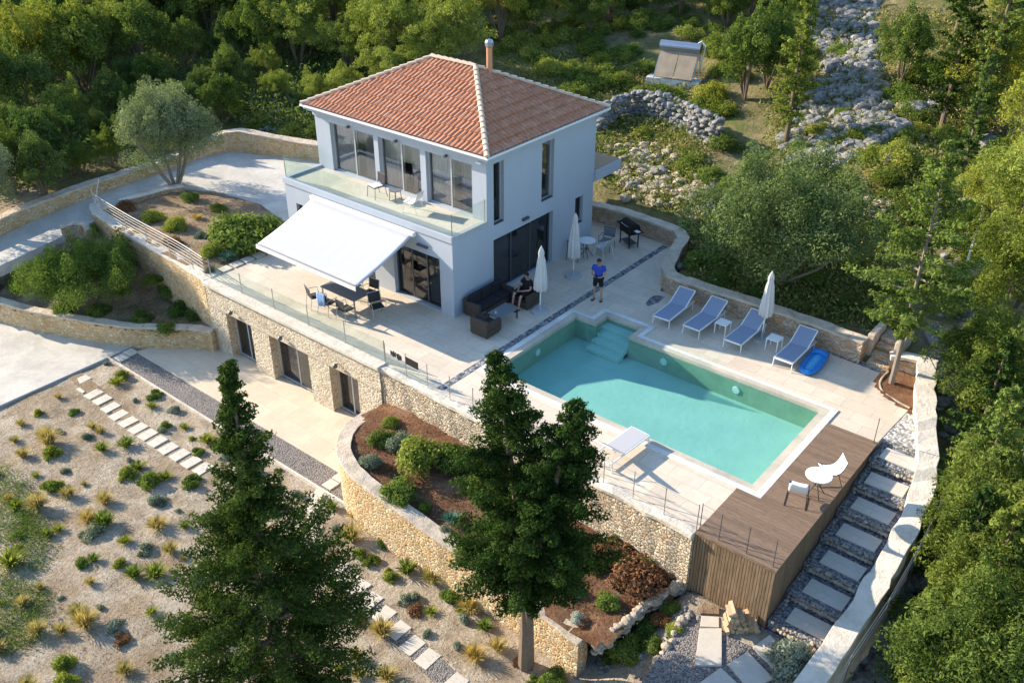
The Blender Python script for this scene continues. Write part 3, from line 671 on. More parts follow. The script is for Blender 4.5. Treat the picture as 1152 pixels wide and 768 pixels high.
# ------------------------------------------------------------------ right-hand stepped path
def path_z(i): return -.15-.27*i
YS = [2.27, 1.2, .17, -.86, -1.9, -2.95, -3.95]
struct('white_gravel', MB().prism([(15.19,2.80),(15.31,4.82),(15.9,4.7),(16.75,2.9),(16.75,2.80)], -.5, -.012), 'gravel_white')
m = MB()
for i, y in enumerate(YS):
    y1 = y+.52 if i else 2.86; y0 = y-.53; m.prism([(15.20, y0), (17.0, y0), (17.0, y1), (15.20, y1)], path_z(i)-1.2, path_z(i)-.03)
struct('stepped_path', m, 'gravel_dark')
rs = random.Random(4)
ends = ['at the top, half in the sun beside the white gravel', 'second from the top, split between sun and shade', 'third down from the white gravel', 'in the middle of the flight', 'third up from the bottom of the flight', 'second up from the bottom of the flight', 'lowest of the flight, above the curved stone edging']
for i, y in enumerate(YS):
    xc = 15.98+.12*sstep(0, 4, i)+.05*sstep(4, 7, i); m = MB(); m.box(-.56, .56, -.30, .30, 0, .05)
    o = m.build('step_slab', 'slab_paving', bevel=.006); o.location = (xc, y, path_z(i)-.028); o.rotation_euler.z = R(rs.uniform(-1.5, 1.5))
    tag(o, 'pale stair slab beside the timber deck, '+ends[i], 'paving slab', 'slabs of the stepped path')
    if i < 7:
        pts = []; sz = []
        if i == 0:
            for k_ in range(13): pts.append(Vector((15.36+k_*.103, 2.84, -.10))); sz.append(rs.uniform(.12, .16))
        for k_ in range(13):
            pts.append(Vector((15.42+k_*.103+rs.uniform(-.03, .03), y-.49+rs.uniform(-.03, .03), path_z(i)-.06))); sz.append(rs.uniform(.09, .16))
        for k_ in range(13): pts.append(Vector((15.42+k_*.103, y-.55+rs.uniform(-.02, .02), path_z(i)-.18))); sz.append(rs.uniform(.12, .17))
        o = scatter_rocks('stone_riser', pts, sz, 'rock_pale', seed=i+5)
        tag(o, 'rough stone row below the stair slab '+ends[i].split(',')[0], 'stone row', 'stone risers of the stepped path')
pts = [Vector((15.36+rs.uniform(-.03, .03), 2.6-k_*.125, -.13-.27*max(0, (2.6-k_*.125-1.7)*-1)/1.04)) for k_ in range(58)]
o = scatter_rocks('stone_edging', pts, [rs.uniform(.09, .13) for _ in pts], 'rock_grey', 9); tag(o, 'long line of small grey stones down the deck side of the path', 'stone row')
# bottom landing
struct('landing_gravel', MB().prism([(12.9,-4.7),(16.9,-4.45),(16.9,-8.5),(13.6,-8.5),(13.4,-6)], -2.6, -2.06), 'gravel_grey')
lab = ['pale slab in the shade of the stairs, touching the olive shrub', 'largest pale landing slab, left of the shaded one', 'pale landing slab cut by the bottom of the picture', 'long upright slab left of the firewood', 'small slab above the long upright slab', 'brown weathered slab against the timber cladding']
quads = [[(866,713),(887,736),(870,751),(847,727)], [(841,732),(871,763),(843,775),(819,746)], [(811,750),(832,770),(812,785),(786,768)], [(787,706),(812,706),(812,748),(782,747)], [(789,692),(809,693),(809,705),(788,704)], [(790,679),(809,682),(809,691),(789,690)]]
for q, l_ in zip(quads, lab):
    P = [at_z(u, v, -2.0) for u, v in q]; m = MB(); m.prism([(p.x, p.y) for p in P], -2.09, -2.0 if 'brown' not in l_ else -1.97)
    tag(m.build('paving_slab', 'slab_paving' if 'brown' not in l_ else 'bed_soil', bevel=.008), l_, 'paving slab', 'slabs of the bottom landing')
# ------------------------------------------------------------------ stepping stones of the garden
def stone(x, y, z, rz, sx, sy, label, group, mat='slab_paving'):
    m = MB(); m.box(-sx/2, sx/2, -sy/2, sy/2, -.05, .035); o = m.build('stepping_stone', mat, bevel=.006); o.location = (x, y, z); o.rotation_euler.z = rz; return tag(o, label, 'stepping stone', group)
r2 = random.Random(11); N1 = 15
px1 = [(91.5,426),(97,434.5),(105,442),(115,449),(124,457),(133,465),(144,473),(155,480.5),(166,488),(177,496),(189,503.5),(202,511),(215,519),(228,526.5),(322,585),(334,592)]
for i, (u, v) in enumerate(px1):
    p = at_z(u, v, -3.12)
    l_ = 'pale stepping stone, '+ORD[i]+' from the concrete yard in the long garden row'
    if i == 14: l_ = 'pale stepping stone at the left edge of the big front conifer, further from the camera'
    if i == 15: l_ = 'pale stepping stone at the left edge of the big front conifer, nearer the camera'
    stone(p.x, p.y, terrain(p.x, p.y), R(2+r2.uniform(-3, 3)), .44, .62, l_, 'stones of the long garden row' if 0 < i < 14 else 'outer stones of the garden row')
px2 = [(383,537,.5),(372,545,.5),(358,557,.5),(351,571,.5),(352,585,.5),(352,598,.5),(357,612,.5),(380,639,.5),(391,651,.5),(404,661,.5),(417,676,.5),(432,692,.5),(448,709,.5),(464,726,.5),(481,741,.5),(497,756,.5),(512,769,.5)]
for i, (u, v, s_) in enumerate(px2):
    p = at_z(u, v, -3.12 if i < 2 else -3.3)
    p = at_z(u, v, terrain(p.x, p.y) if i > 1 else -3.115+.006*i)
    l_ = ORD[i-2]+' stepping stone down from the kerb in the short bending row' if i < 7 else ORD[i-7]+' stepping stone of the lower row running to the bottom edge of the picture'
    if i == 0: l_ = 'stepping stone lying in the gravel strip beside the curved wall'
    if i == 1: l_ = 'stepping stone crossing the kerb at the end of the gravel strip'
    stone(p.x, p.y, p.z, R((0, 0, 8, 20, 28, 28, 22, 4)[i] if i < 8 else r2.uniform(-3, 3)), .42 if i < 2 else .46, .42 if i < 2 else .62, l_, 'stones at the gravel strip end' if i < 2 else 'stones of the bending row' if i < 7 else 'stones of the lower row')
for (u, v, l_) in ((147, 396.5, 'pale square stone at the far end of the gravel strip'), (137, 402.5, 'pale square stone between gravel strip and kerb end, nearest the yard')):
    p = at_z(u, v, -3.1); stone(p.x, p.y, -3.10, 0, .5, .42, l_, 'square stones by the yard')
struct('lower_gravel_path', MB().prism([(3.3,-9.9),(9.5,-10.75),(9.5,-10.1),(3.5,-9.3)], -3.6, lambda x, y: terrain(x, y)+.012), 'gravel_grey')
struct('upper_gravel_path', MB().prism([(-12.4,-9.3),(1.0,-9.85),(1.0,-9.35),(-12.4,-8.75)], -3.4, lambda x, y: terrain(x, y)+.02), 'bed_soil')
for i in range(7):
    o = stone(-9.98, -3.55+i*.56, .012, 0, .44, .46, ORD[i]+' pale paver from the glass balustrade in the row beside the planted bed', 'pavers between terrace and bed', 'slab_paving')
# ------------------------------------------------------------------ walls
DW = [(-22.5,-9.6,-.45,-2),(-22.5,-6.8,-.1,-1.6),(-22.45,-5,.15,-1.2),(-22.3,-2.6,.35,-1),(-22.0,.2,.5,-.8),(-22.05,2.5,.55,-.6),(-22.15,4.3,.7,-.6),(-21.95,5.6,1.0,-.5),(-21.2,6.35,1.15,-.5),(-20,6.75,1.1,-.5),(-18.5,7.45,.95,-.5),(-16.6,8.15,.9,-.5),(-14,9.05,.9,-.5),(-11,9.9,.9,-.5)]
stone_wall_thing('boundary_wall', DW, .5, 'long curving stone wall along the far side of the drive and parking area', body='garden_stone', cap='cap_stone')
BW = [(-20.35,-2.75,.1,-2.5),(-20.05,-2.95,.1,-2.5),(-19.5,-3.15,.08,-2.8),(-16.0,-3.50,.05,-2.8),(-12.06,-3.72,.05,-3),(-9.75,-3.98,.05,-3.4)]
stone_wall_thing('retaining_wall', BW, .42, 'high orange stone retaining wall under the metal rail left of the house', body='garden_stone', cap='cap_cream', cap_h=.12)
PW = [(-23,-9.9,-2.0,-3.4),(-20.8,-9.2,-2.0,-3.4),(-17.5,-8.3,-2.08,-3.4),(-15.2,-7.45,-2.1,-3.4),(-12.8,-6.35,-2.12,-3.4),(-11.4,-5.45,-2.1,-3.4),(-10.5,-4.75,-2.1,-3.4),(-9.55,-4.30,-2.1,-3.4)]
stone_wall_thing('planter_wall', PW, .34, 'low curved stone wall holding the shrub bed above the concrete yard', body='garden_stone', cap='cap_stone')
KW = [(-19.5,-1.95,.22,-.9),(-19.3,-.7,.22,-.9),(-19.15,.3,.22,-.9),(-18.9,1.1,.2,-.9)]
stone_wall_thing('kerb_wall', KW, .30, 'short low white-topped wall by the drive at the foot of the olive tree', body='rear_stone', cap='cap_cream', cap_h=.07)
KW2 = [(-19.7,-4.9,-.15,-1.5),(-19.45,-4.35,-.1,-1.5),(-19.1,-4.05,-.15,-1.5),(-18.7,-4.1,-.3,-1.6)]
stone_wall_thing('kerb_wall', KW2, .28, 'small curved stone stub where the drive meets the high retaining wall', body='rear_stone', cap='cap_stone', cap_h=.07)
CW = [(.45,-5.0,-1.45,-3.5),(.62,-5.9,-1.38,-3.6),(1.15,-6.75,-1.3,-3.7),(2.2,-7.45,-1.25,-3.7),(3.6,-7.7,-1.3,-3.8),(6,-7.74,-1.55,-3.8),(8.3,-7.76,-1.8,-3.8),(10.3,-7.82,-2.0,-3.8),(11.62,-7.9,-2.12,-3.8)]
stone_wall_thing('curved_wall', CW, .42, 'tall golden stone wall curving round the red soil bed below the terrace', body='garden_stone', cap='cap_stone', cap_h=.08)
TW = [(.32,-3.98,-.02,-3.2),(3.3,-4.10,-.02,-3.2),(8,-4.32,-.02,-3.2),(12.84,-4.52,-.02,-3.2)]
stone_wall_thing('terrace_wall', TW, .36, 'rubble stone retaining wall under the cable railing of the pool terrace', body='terrace_stone', cap='cap_cream', cap_h=.14, over=.05, smoothed=False, jit=.03)
RWp = [(-2.2,10.75,.75,-.5),(0,10.95,.8,-.5),(2.3,10.85,.8,-.5),(3.35,10.65,.8,-.5),(3.8,10.2,.8,-.5),(4.05,9.3,.8,-.5),(4.45,8.1,.8,-.5),(4.75,7.35,.8,-.5),(5.15,6.95,.8,-.5),(5.7,6.85,.8,-.5),(7.6,6.88,.82,-.5),(10.4,6.85,.85,-.5),(12.2,6.75,.85,-.5),(13.0,6.70,.85,-.5)]
stone_wall_thing('rear_wall', RWp, .46, 'curving stone wall behind the loungers and round the barbecue corner', body='rear_stone', cap='cap_stone', cap_h=.1)
stone_wall_thing('corner_wall', [(13.85,6.85,.55,-.5),(14.3,7.05,.6,-.5),(14.9,7.15,.6,-.5)], .40, 'short rough stone wall between the garden steps and the slim pine', body='rear_stone', cap='cap_cream', cap_h=.12, jit=.05)
RWW = [(14.95,7.35,.62,-3.5),(15.35,5.9,.55,-3.5),(15.95,4.2,.40,-3.5),(16.6,2.6,.12,-3.5),(17.0,1.0,-.15,-3.8),(17.14,-1.0,-.5,-4),(17.14,-2.8,-.85,-4.2),(17.05,-4.5,-1.2,-4.4),(16.95,-6.2,-1.45,-4.6),(16.8,-8.0,-1.6,-4.8),(16.6,-10,-1.8,-5)]
stone_wall_thing('side_wall', RWW, .50, 'broad pale wall winding down beside the stepped path', body='cap_stone', cap='cap_cream', cap_h=.20, over=.05, jit=.05)
# garden steps through the rear wall
ge = empty('garden_steps', (0,0,0), 'short flight of stone steps through the rear wall left of the slim pine', 'steps')
for i in range(4):
    m = MB(); m.box(13.22, 13.98, 6.55+.34*i, 6.93+.34*i+.3, -.1, .17*(i+1)); m.build('step', 'rear_stone', ge, bevel=.02)
for x0 in (13.06, 14.0): 
    m = MB(); m.box(x0-.12, x0+.12, 7.0, 8.2, 0, .95); m.build('side_block', 'cap_stone', ge, bevel=.03)
# low bed edging, lower right
rs = random.Random(21); pts = []; sz = []
ED = [(11.95,-7.75,-2.2),(12.1,-7.0,-2.1),(12.28,-6.0,-2.0),(12.5,-5.2,-1.95),(12.65,-4.75,-1.9)]
for P in interp(ED, .14):
    for dz in (-.28, -.1, .02): pts.append(Vector((P[0]+rs.uniform(-.05, .05), P[1], P[2]+dz))); sz.append(rs.uniform(.2, .3))
tag(scatter_rocks('stone_edging', pts, sz, 'rock_pale', 31, sub=2), 'crooked line of pale stones holding the red soil bed, running to the timber deck', 'stone row')
pts = []; sz = []
for P in interp([(14.0,-8.2,-2.5),(13.55,-7.4,-2.2),(13.45,-6.5,-2.05),(13.4,-5.6,-2.0)], .2): pts.append(Vector((P[0]+rs.uniform(-.06, .06), P[1], P[2]))); sz.append(rs.uniform(.16, .3))
tag(scatter_rocks('stone_edging', pts, sz, 'rock_pale', 32, sub=2), 'loose stones along the left side of the long upright slab', 'stone row')
def bed_z(x, y): return lerp(-1.42, -2.05, sstep(1.5, 11.5, x))+.35*sstep(-6.5, -4.3, y)*sstep(12, 9, x)*sstep(.5,3,x)*.6
soil_patch('red_bed_soil', [(.4,-4.2),(.5,-5.2),(.8,-6.1),(1.5,-6.95),(2.5,-7.5),(4,-7.65),(11.6,-7.95),(12.15,-7.95),(12.4,-6),(12.75,-4.7),(12.8,-4.3),(6,-3.9),(.4,-3.8)], bed_z, 'red_soil', .22, .10)
soil_patch('tree_pit_soil', [(13.9,6.8),(13.8,5.9),(14.0,5.4),(14.4,5.0),(15.0,4.75),(15.7,4.6),(15.3,6.5),(15,7.1),(14.2,7.1)], lambda x, y: -.0+.02, 'red_soil', .15, .06)
m = MB()
cv = interp([(15.30,4.86),(14.85,4.98),(14.35,5.2),(14.08,5.55),(13.97,6.0),(13.99,6.6)], .1)
for i, (a, b) in enumerate(zip(cv[:-1], cv[1:])): m.tube([(a[0], a[1], .03), (b[0], b[1], .03)], .035, 6)
struct('pit_edging', m, 'rock_pale')
# ------------------------------------------------------------------ villa
V = empty('villa', (0,0,0), 'two storey white villa with a hipped terracotta tile roof beside the pool', 'house')
TH = .28; X0, X1, YU, YB, ZB, ZE = -9.31, 0.0, 1.93, 8.89, 3.2, 5.68
OVG = .40
front_hi = [(-8.42,-5.85,ZB+.02,5.28),(-5.60,-3.32,ZB+.02,5.28),(-3.03,-.70,ZB+.02,5.28)]
front_lo = [(-3.10,-.66,.03,2.22),(-6.6,-4.2,.03,2.22),(-8.70,-8.28,1.92,2.30)]
right_op = [(2.33,2.93,2.93,5.36),(5.25,6.03,2.93,5.36),(2.30,6.06,.03,2.34),(7.60,8.17,1.12,2.35)]
m = MB()
opening_wall(m, X0, X1-TH, ZB, ZE, front_hi, lambda u, d, z: (u, YU+d, z), TH)
opening_wall(m, YU, YB, ZB, ZE, [o for o in right_op if o[2] > 3], lambda u, d, z: (X1-d, u, z), TH) if False else None
opening_wall(m, YU, YB, 0, ZE, [o for o in right_op], lambda u, d, z: (X1-d, u, z), TH)
opening_wall(m, 0, YU, 0, ZB-.12, [], lambda u, d, z: (X1-d, u, z), TH)
opening_wall(m, X0, X1-TH, 0, ZB-.12, front_lo, lambda u, d, z: (u, d, z), TH)
opening_wall(m, TH, YB-TH, 0, ZB-.12, [(YU-.0001, YU, 0, 0)] if False else [], lambda u, d, z: (X0+d, u, z), TH)
opening_wall(m, YU+TH, YB-TH, ZB-.12, ZE, [(4.5,5.5,4.1,5.2)], lambda u, d, z: (X0+d, u, z), TH)
opening_wall(m, X0, X1-TH, 0, ZE, [(-6,-5,3.9,5.1),(-3,-2,3.9,5.1)], lambda u, d, z: (u, YB-d, z), TH)
o = m.build('wall', 'white_plaster', V); clean(o.data)
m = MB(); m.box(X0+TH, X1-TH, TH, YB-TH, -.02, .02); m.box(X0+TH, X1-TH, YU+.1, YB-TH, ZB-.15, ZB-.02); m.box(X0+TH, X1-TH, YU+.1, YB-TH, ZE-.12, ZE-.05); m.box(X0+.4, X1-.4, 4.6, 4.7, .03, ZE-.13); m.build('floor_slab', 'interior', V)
# balcony
m = MB(); m.box(X0+.004, X1-.004, .004, YU+.02, ZB-.118, ZB-.0); m.build('balcony_floor', 'slab_paving', V)
m = MB(); m.box(X0-.05, X1+.03, -.05, .16, ZB-.16, ZB+.09); m.box(X0-.05, X0+.16, .163, YU-.003, ZB-.16, ZB+.09); m.build('balcony_kerb', 'white_plaster', V, bevel=.01)
m = MB(); m.box(X1-.17, X1+.012, .163, YU-.003, ZB-.11, ZB+.05); m.build('balcony_kerb', 'frame_grey', V)
gl = empty('balcony_balustrade', (0,0,0), 'frameless clear glass balustrade round the upper balcony', 'balustrade')
for i in range(4):
    a = X0+.08+i*2.3; m = MB(); m.box(a+.012, a+2.275, .03, .045, ZB+.09, ZB+.92); m.build('glass_panel', 'rail_glass', gl)
m = MB(); m.box(X0+.05, X0+.065, .1, YU-.02, ZB+.09, ZB+.92); m.build('glass_panel', 'rail_glass', gl)
m = MB(); m.box(X1-.065, X1-.05, .1, YU-.02, ZB+.05, ZB+.92); m.build('glass_panel', 'rail_glass', gl)
for p in ((X0+.07,.07),(X1-.06,.07),(X1-.06,YU-.05)):
    m = MB(); m.box(p[0]-.012, p[0]+.012, p[1]-.012, p[1]+.012, ZB+.05, ZB+.92); m.build('post', 'steel', gl)
# rear first floor terrace
m = MB(); m.box(-6, .12, YB+.01, 10.8, ZB-.45, ZB+.02); m.build('rear_terrace', 'white_plaster', V, bevel=.01)
m = MB(); m.box(-5.9, .04, YB+.08, 10.72, ZB+.022, ZB+.05); m.build('rear_terrace_floor', 'log_wood', V)
m = MB()
for (a, b, c, d) in ((X0-OVG, X1+OVG, YU-OVG, YU-OVG+.10), (X0-OVG, X1+OVG, YB+OVG-.10, YB+OVG), (X0-OVG, X0-OVG+.10, YU-OVG+.103, YB+OVG-.103), (X1+OVG-.10, X1+OVG, YU-OVG+.103, YB+OVG-.103)): m.box(a, b, c, d, 5.806, 5.885)
m.build('gutter', 'white_metal', V)
# windows
def window(x_or_y, a, b, z0, z1, axis, panes, inset=.16, fr='frame_grey', gl_='window_glass', curt=None, fw=.055, name='sliding_door', sill=False, par=V):
    """glazing in an opening: axis 'f' front (plane y = x_or_y, outward -y) or 'r' right (plane x = x_or_y, outward +x)"""
    T = (lambda u, d, z: (u, x_or_y+d, z)) if axis == 'f' else (lambda u, d, z: (x_or_y-d, u, z))
    def bx(m, u0, u1, d0, d1, za, zb):
        p = T(u0, d0, za); q = T(u1, d1, zb); m.box(min(p[0], q[0]), max(p[0], q[0]), min(p[1], q[1]), max(p[1], q[1]), za, zb)
    m = MB(); bx(m, a+.002, b-.002, inset, inset+.09, z0+.002, z0+fw); bx(m, a+.002, b-.002, inset, inset+.09, z1-fw, z1-.002)
    bx(m, a+.002, a+fw, inset, inset+.09, z0+fw, z1-fw); bx(m, b-fw, b-.002, inset, inset+.09, z0+fw, z1-fw)
    f = m.build(name, fr, par)
    n = len(panes); w_ = (b-a-2*fw)/n
    for i, cu in enumerate(panes):
        u0 = a+fw+w_*i; u1 = u0+w_; dd = inset+(.02 if i % 2 else .045)
        m = MB()
        if i: bx(m, u0-.03, u0+.03, inset+.008, inset+.082, z0+fw, z1-fw); m.build('mullion', fr, f)
        m = MB(); bx(m, u0+.0, u1-.0, dd, dd+.012, z0+fw, z1-fw); m.build('pane', gl_, f)
        if cu:
            m = MB(); k_ = 26; vs = []
            c0 = u0+(w_*cu[1]); c1 = u0+w_*cu[2]
            for j in range(k_+1):
                u = c0+(c1-c0)*j/k_; d = inset+.17+.025*math.sin(j*1.7)
                vs += [T(u, d, z0+.03), T(u, d, z1-.05)]
            m.add(vs, [(2*j, 2*j+2, 2*j+3, 2*j+1) for j in range(k_)]); m.build('curtain', cu[0], f, fix=False)
    if sill:
        m = MB(); bx(m, a-.02, b+.02, -.03, inset, z0-.05, z0-.002) if False else bx(m, a+.004, b-.004, .012, inset-.004, z0+.002, z0+.03); m.build('sill', 'dark_frame', f)
    return f
for (a, b, z0, z1) in front_hi: window(YU, a, b, z0, z1, 'f', [('curtain', 0, 1), ('curtain_dark', .35, 1)], .14)
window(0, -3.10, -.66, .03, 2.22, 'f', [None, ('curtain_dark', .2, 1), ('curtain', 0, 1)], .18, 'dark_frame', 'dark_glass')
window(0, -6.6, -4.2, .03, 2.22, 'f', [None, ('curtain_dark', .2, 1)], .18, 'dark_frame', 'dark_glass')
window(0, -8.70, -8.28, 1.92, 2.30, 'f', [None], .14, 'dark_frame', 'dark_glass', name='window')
window(0, 2.33, 2.93, 2.93, 5.36, 'r', [('curtain_dark', 0, 1)], .15, 'frame_grey', 'dark_glass', name='window', sill=True)
window(0, 5.25, 6.03, 2.93, 5.36, 'r', [None], .15, 'frame_grey', 'window_glass', name='window', sill=True)
window(0, 2.30, 6.06, .03, 2.34, 'r', [('curtain_dark', .1, 1), None, None], .18, 'dark_frame', 'dark_glass')
window(0, 7.60, 8.17, 1.12, 2.35, 'r', [None], .15, 'dark_frame', 'dark_glass', name='window', sill=True)
# cornice and roof
OV = .345; EX0, EX1, EY0, EY1 = X0-OV, X1+OV, YU-OV, YB+OV
m = MB()
for (ov, za, zb) in ((.06, 5.44, 5.60), (.16, 5.60, 5.70), (OV-.04, 5.70, 5.80)):
    m.prism([(X0-ov,YU-ov),(X1+ov,YU-ov),(X1+ov,YB+ov),(X0-ov,YB+ov)], za, zb, holes=[[(X0+TH+.01,YU+TH+.01),(X1-TH-.01,YU+TH+.01),(X1-TH-.01,YB-TH-.01),(X0+TH+.01,YB-TH-.01)]] if ov < .1 else ())
m.build('cornice', 'white_plaster', V)
RZ = 7.63; ZEV = 5.86; half = (EY1-EY0)/2; L_ = math.hypot(half, RZ-ZEV)
rf = None
def slope(p0, p1, q0, q1, cols, rows=9):
    """tiled slope from eave p0-p1 up to ridge q0-q1"""
    p0, p1, q0, q1 = map(Vector, (p0, p1, q0, q1)); U_ = (p1-p0); W = U_.length; U_.normalize()
    qa = (q0-p0).dot(U_)/W; qb = (q1-p0).dot(U_)/W; mid = q0-p0-U_*(q0-p0).dot(U_); SL = mid.length; Vv = mid/SL; Nn = U_.cross(Vv).normalized()
    if Nn.z < 0: Nn = -Nn
    n = cols*8; us = [i/n for i in range(n+1)]; vs = []; idx = []
    tv = []
    for r_ in range(rows): tv += [(r_/rows, 0), ((r_+.985)/rows, 1)]
    for (t, hi) in tv:
        row = []
        for u in us:
            tm = 1.0
            if u < qa: tm = u/qa if qa > 0 else 1
            if u > qb: tm = (1-u)/(1-qb)
            tt = min(t, tm); cor = abs(math.sin(math.pi*u*cols))
            h = .055*cor**.8+(.055 if hi == 0 else 0.0)+(.012*math.sin(u*cols*13.7+int(t*rows)*5.1)*(1-hi)*.5)
            p = p0+U_*(u*W)+Vv*(tt*SL)+Nn*h; row.append(len(vs)); vs.append(p)
        idx.append(row)
    m = MB(); m.v = [tuple(v) for v in vs]
    for a, b in zip(idx[:-1], idx[1:]):
        for i in range(n):
            f = (a[i], a[i+1], b[i+1], b[i]); m.f.append(f); m.mi.append(0)
    return m
rx0, rx1, ry = EX0+half, EX1-half, (EY0+EY1)/2
big = MB()
for (a, b, c, d, cols) in (((EX0,EY0,ZEV),(EX1,EY0,ZEV),(rx0,ry,RZ),(rx1,ry,RZ),44), ((EX1,EY1,ZEV),(EX0,EY1,ZEV),(rx1,ry,RZ),(rx0,ry,RZ),44), ((EX1,EY0,ZEV),(EX1,EY1,ZEV),(rx1,ry,RZ),(rx1,ry,RZ),33), ((EX0,EY1,ZEV),(EX0,EY0,ZEV),(rx0,ry,RZ),(rx0,ry,RZ),33)):
    s_ = slope(a, b, c, d, cols); big.add(s_.v, s_.f)
big.box(EX0+.02, EX1-.02, EY0+.02, EY1-.02, 5.80, 5.86)
roof = big.build('roof', 'roof_tile', V, fix=False)
m = MB()
def ridge(a, b):
    a = Vector(a); b = Vector(b); n = int((b-a).length/.33); d = (b-a)/n; side = d.cross(Vector((0,0,1))).normalized(); up = side.cross(d).normalized()
    for i in range(n):
        p = a+d*i; q = a+d*(i+1.12); vs = []
        for (pt, r_, lift) in ((p, .115, .055), (q, .092, .03)):
            for j in range(9):
                an = math.pi*j/8; vs.append(pt+side*(r_*math.cos(an))+up*(r_*math.sin(an)*.85+lift))
        m.add(vs, [(j, j+1, 9+j+1, 9+j) for j in range(8)]+[tuple(range(9))])
for c in ((EX0,EY0),(EX1,EY0)): ridge((c[0], c[1], ZEV+.0), (rx0 if c[0] < -5 else rx1, ry, RZ))
for c in ((EX0,EY1),(EX1,EY1)): ridge((c[0], c[1], ZEV+.0), (rx0 if c[0] < -5 else rx1, ry, RZ))
ridge((rx0, ry, RZ+.02), (rx1, ry, RZ+.02)); m.build('ridge_tiles', 'ridge_tile', roof, fix=False)
ch = MB(); ch.tube([(-3.05,5.75,7.2),(-3.05,5.75,8.45)], .115, 16); chm = ch.build('chimney', 'copper', V, smooth=False)
m = MB(); m.lathe([(.15,8.42),(.17,8.46),(.17,8.60),(.13,8.68),(.02,8.72)], (-3.05,5.75,0), 16); m.build('chimney_cowl', 'galvanised', chm)
for x in (-7.2, -4.5, -1.9):
    m = MB(); m.tube([(x, YU-.04, 5.36), (x, YU-.16, 5.36)], .06, 10); m.build('wall_lamp', 'dark_frame', V)
m = MB(); m.tube([(-.35, YU-.14, 5.50), (-.12, YU-.14, 5.50)], .045, 10); m.build('security_lamp', 'white_plastic', V)
m = MB(); m.tube([(.14, YB-.1, 5.5), (.30, YB-.02, 5.5)], .05, 10); m.build('security_lamp', 'white_plastic', V)
m = MB(); m.box(.0-.0, .10, 4.02, 4.38, 2.56, 2.66); m.build('wall_lamp', 'dark_frame', V)
m = MB(); m.box(-1.72, -1.20, -.11, -.01, 2.50, 2.57); m.build('wall_lamp', 'dark_frame', V)
m = MB(); m.box(-.42, -.30, -.018, -.001, .42, .52); m.build('socket_box', 'base_grey', V)
# lower storey: stone facade
LO = [(-8.58,-6.98,-3.13,-1.02),(-5.88,-3.58,-3.13,-1.02),(-2.42,-.90,-3.13,-1.02)]
m = MB(); opening_wall(m, -9.72, .30, -3.4, -.12, LO, lambda u, d, z: (u, -4.2+d, z), .55); o = m.build('stone_facade', 'facade_stone', V); clean(o.data)
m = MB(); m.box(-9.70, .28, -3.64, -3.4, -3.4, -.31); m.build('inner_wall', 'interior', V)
m = MB(); m.box(-9.75, .34, -4.30, -3.82, -.12, .03); m.build('parapet_cap', 'cap_cream', V, bevel=.015)
m = MB()
for a, b in ((-9.72,-5.4+0),(-5.4,.30)): pass
m.box(-9.72, .30, -4.225, -4.203, -1.015, -.93); m.build('string_course', 'cap_stone', V)
for i, (a, b, z0, z1) in enumerate(LO):
    window(-4.2, a, b, -3.088, z1, 'f', [('curtain_dark', .0, 1), ('curtain', .55, 1)] if i == 1 else [('curtain_dark', 0, 1), ('curtain', 0, 1)] if i == 2 else [None, None], .36, 'frame_grey', 'dark_glass', fw=.06)
    m = MB(); xm = (a+b)/2-.2; m.tube([(xm, -4.22, -.72), (xm, -4.34, -.72)], .02, 6); m.lathe([(.09,-.80),(.08,-.70),(.03,-.66)], (xm,-4.36,0), 12); m.build('wall_lamp', 'dark_frame', V)
# awning
A = empty('retractable_awning', (0,0,0), 'large white fabric awning pulled out from the villa wall over the dining table', 'awning')
ax0, ax1 = -7.42, -1.82
m = MB(); ny = 10; nxa = 30; vs = []
for j in range(ny+1):
    t = j/ny; y = -.16+(-3.02+.16)*t; z = 2.88+(1.93-2.88)*t-.06*math.sin(math.pi*t)
    for i in range(nxa+1): x = ax0+(ax1-ax0)*i/nxa; vs.append((x, y, z+.004*math.sin(i*1.9)*math.sin(math.pi*t)))
m.add(vs, [(j*(nxa+1)+i, j*(nxa+1)+i+1, (j+1)*(nxa+1)+i+1, (j+1)*(nxa+1)+i) for j in range(ny) for i in range(nxa)])
fb = m.build('canopy_fabric', 'awning_fabric', A, smooth=True, fix=False); sd = fb.modifiers.new('solid', 'SOLIDIFY'); sd.thickness = .006
m = MB(); m.box(ax0-.12, ax1+.05, -.20, -.004, 2.82, 2.99); m.build('cassette', 'white_metal', A, bevel=.03)
m = MB(); m.tube([(ax0, -3.06, 1.90), (ax1, -3.06, 1.90)], .05, 10); m.build('front_bar', 'dark_frame', A)
m = MB(); m.box(ax0, ax1, -3.115, -3.105, 1.77, 1.93); m.build('valance', 'foam_white', A)
for x, s_ in ((ax0+.4, 1), (ax1-.4, -1)):
    m = MB(); m.tube([(x, -.15, 2.78), (x+s_*.75, -1.5, 2.2), (x, -3.02, 1.86)], .035, 8); m.build('folding_arm', 'white_metal', A)
# glass balustrade on the terrace front
G = empty('terrace_balustrade', (0,0,0), 'greenish glass balustrade along the parapet above the stone facade', 'balustrade')
gx_ = [-9.7, -7.7, -5.72, -3.74, -1.74, .26]
for a, b in zip(gx_[:-1], gx_[1:]):
    m = MB(); m.box(a+.03, b-.03, -3.875, -3.860, .04, .86); m.build('glass_panel', 'rail_glass', G)
for a in gx_: m = MB(); m.tube([(a, -3.87, .03), (a, -3.87, .90)], .018, 6); m.build('post', 'steel', G)
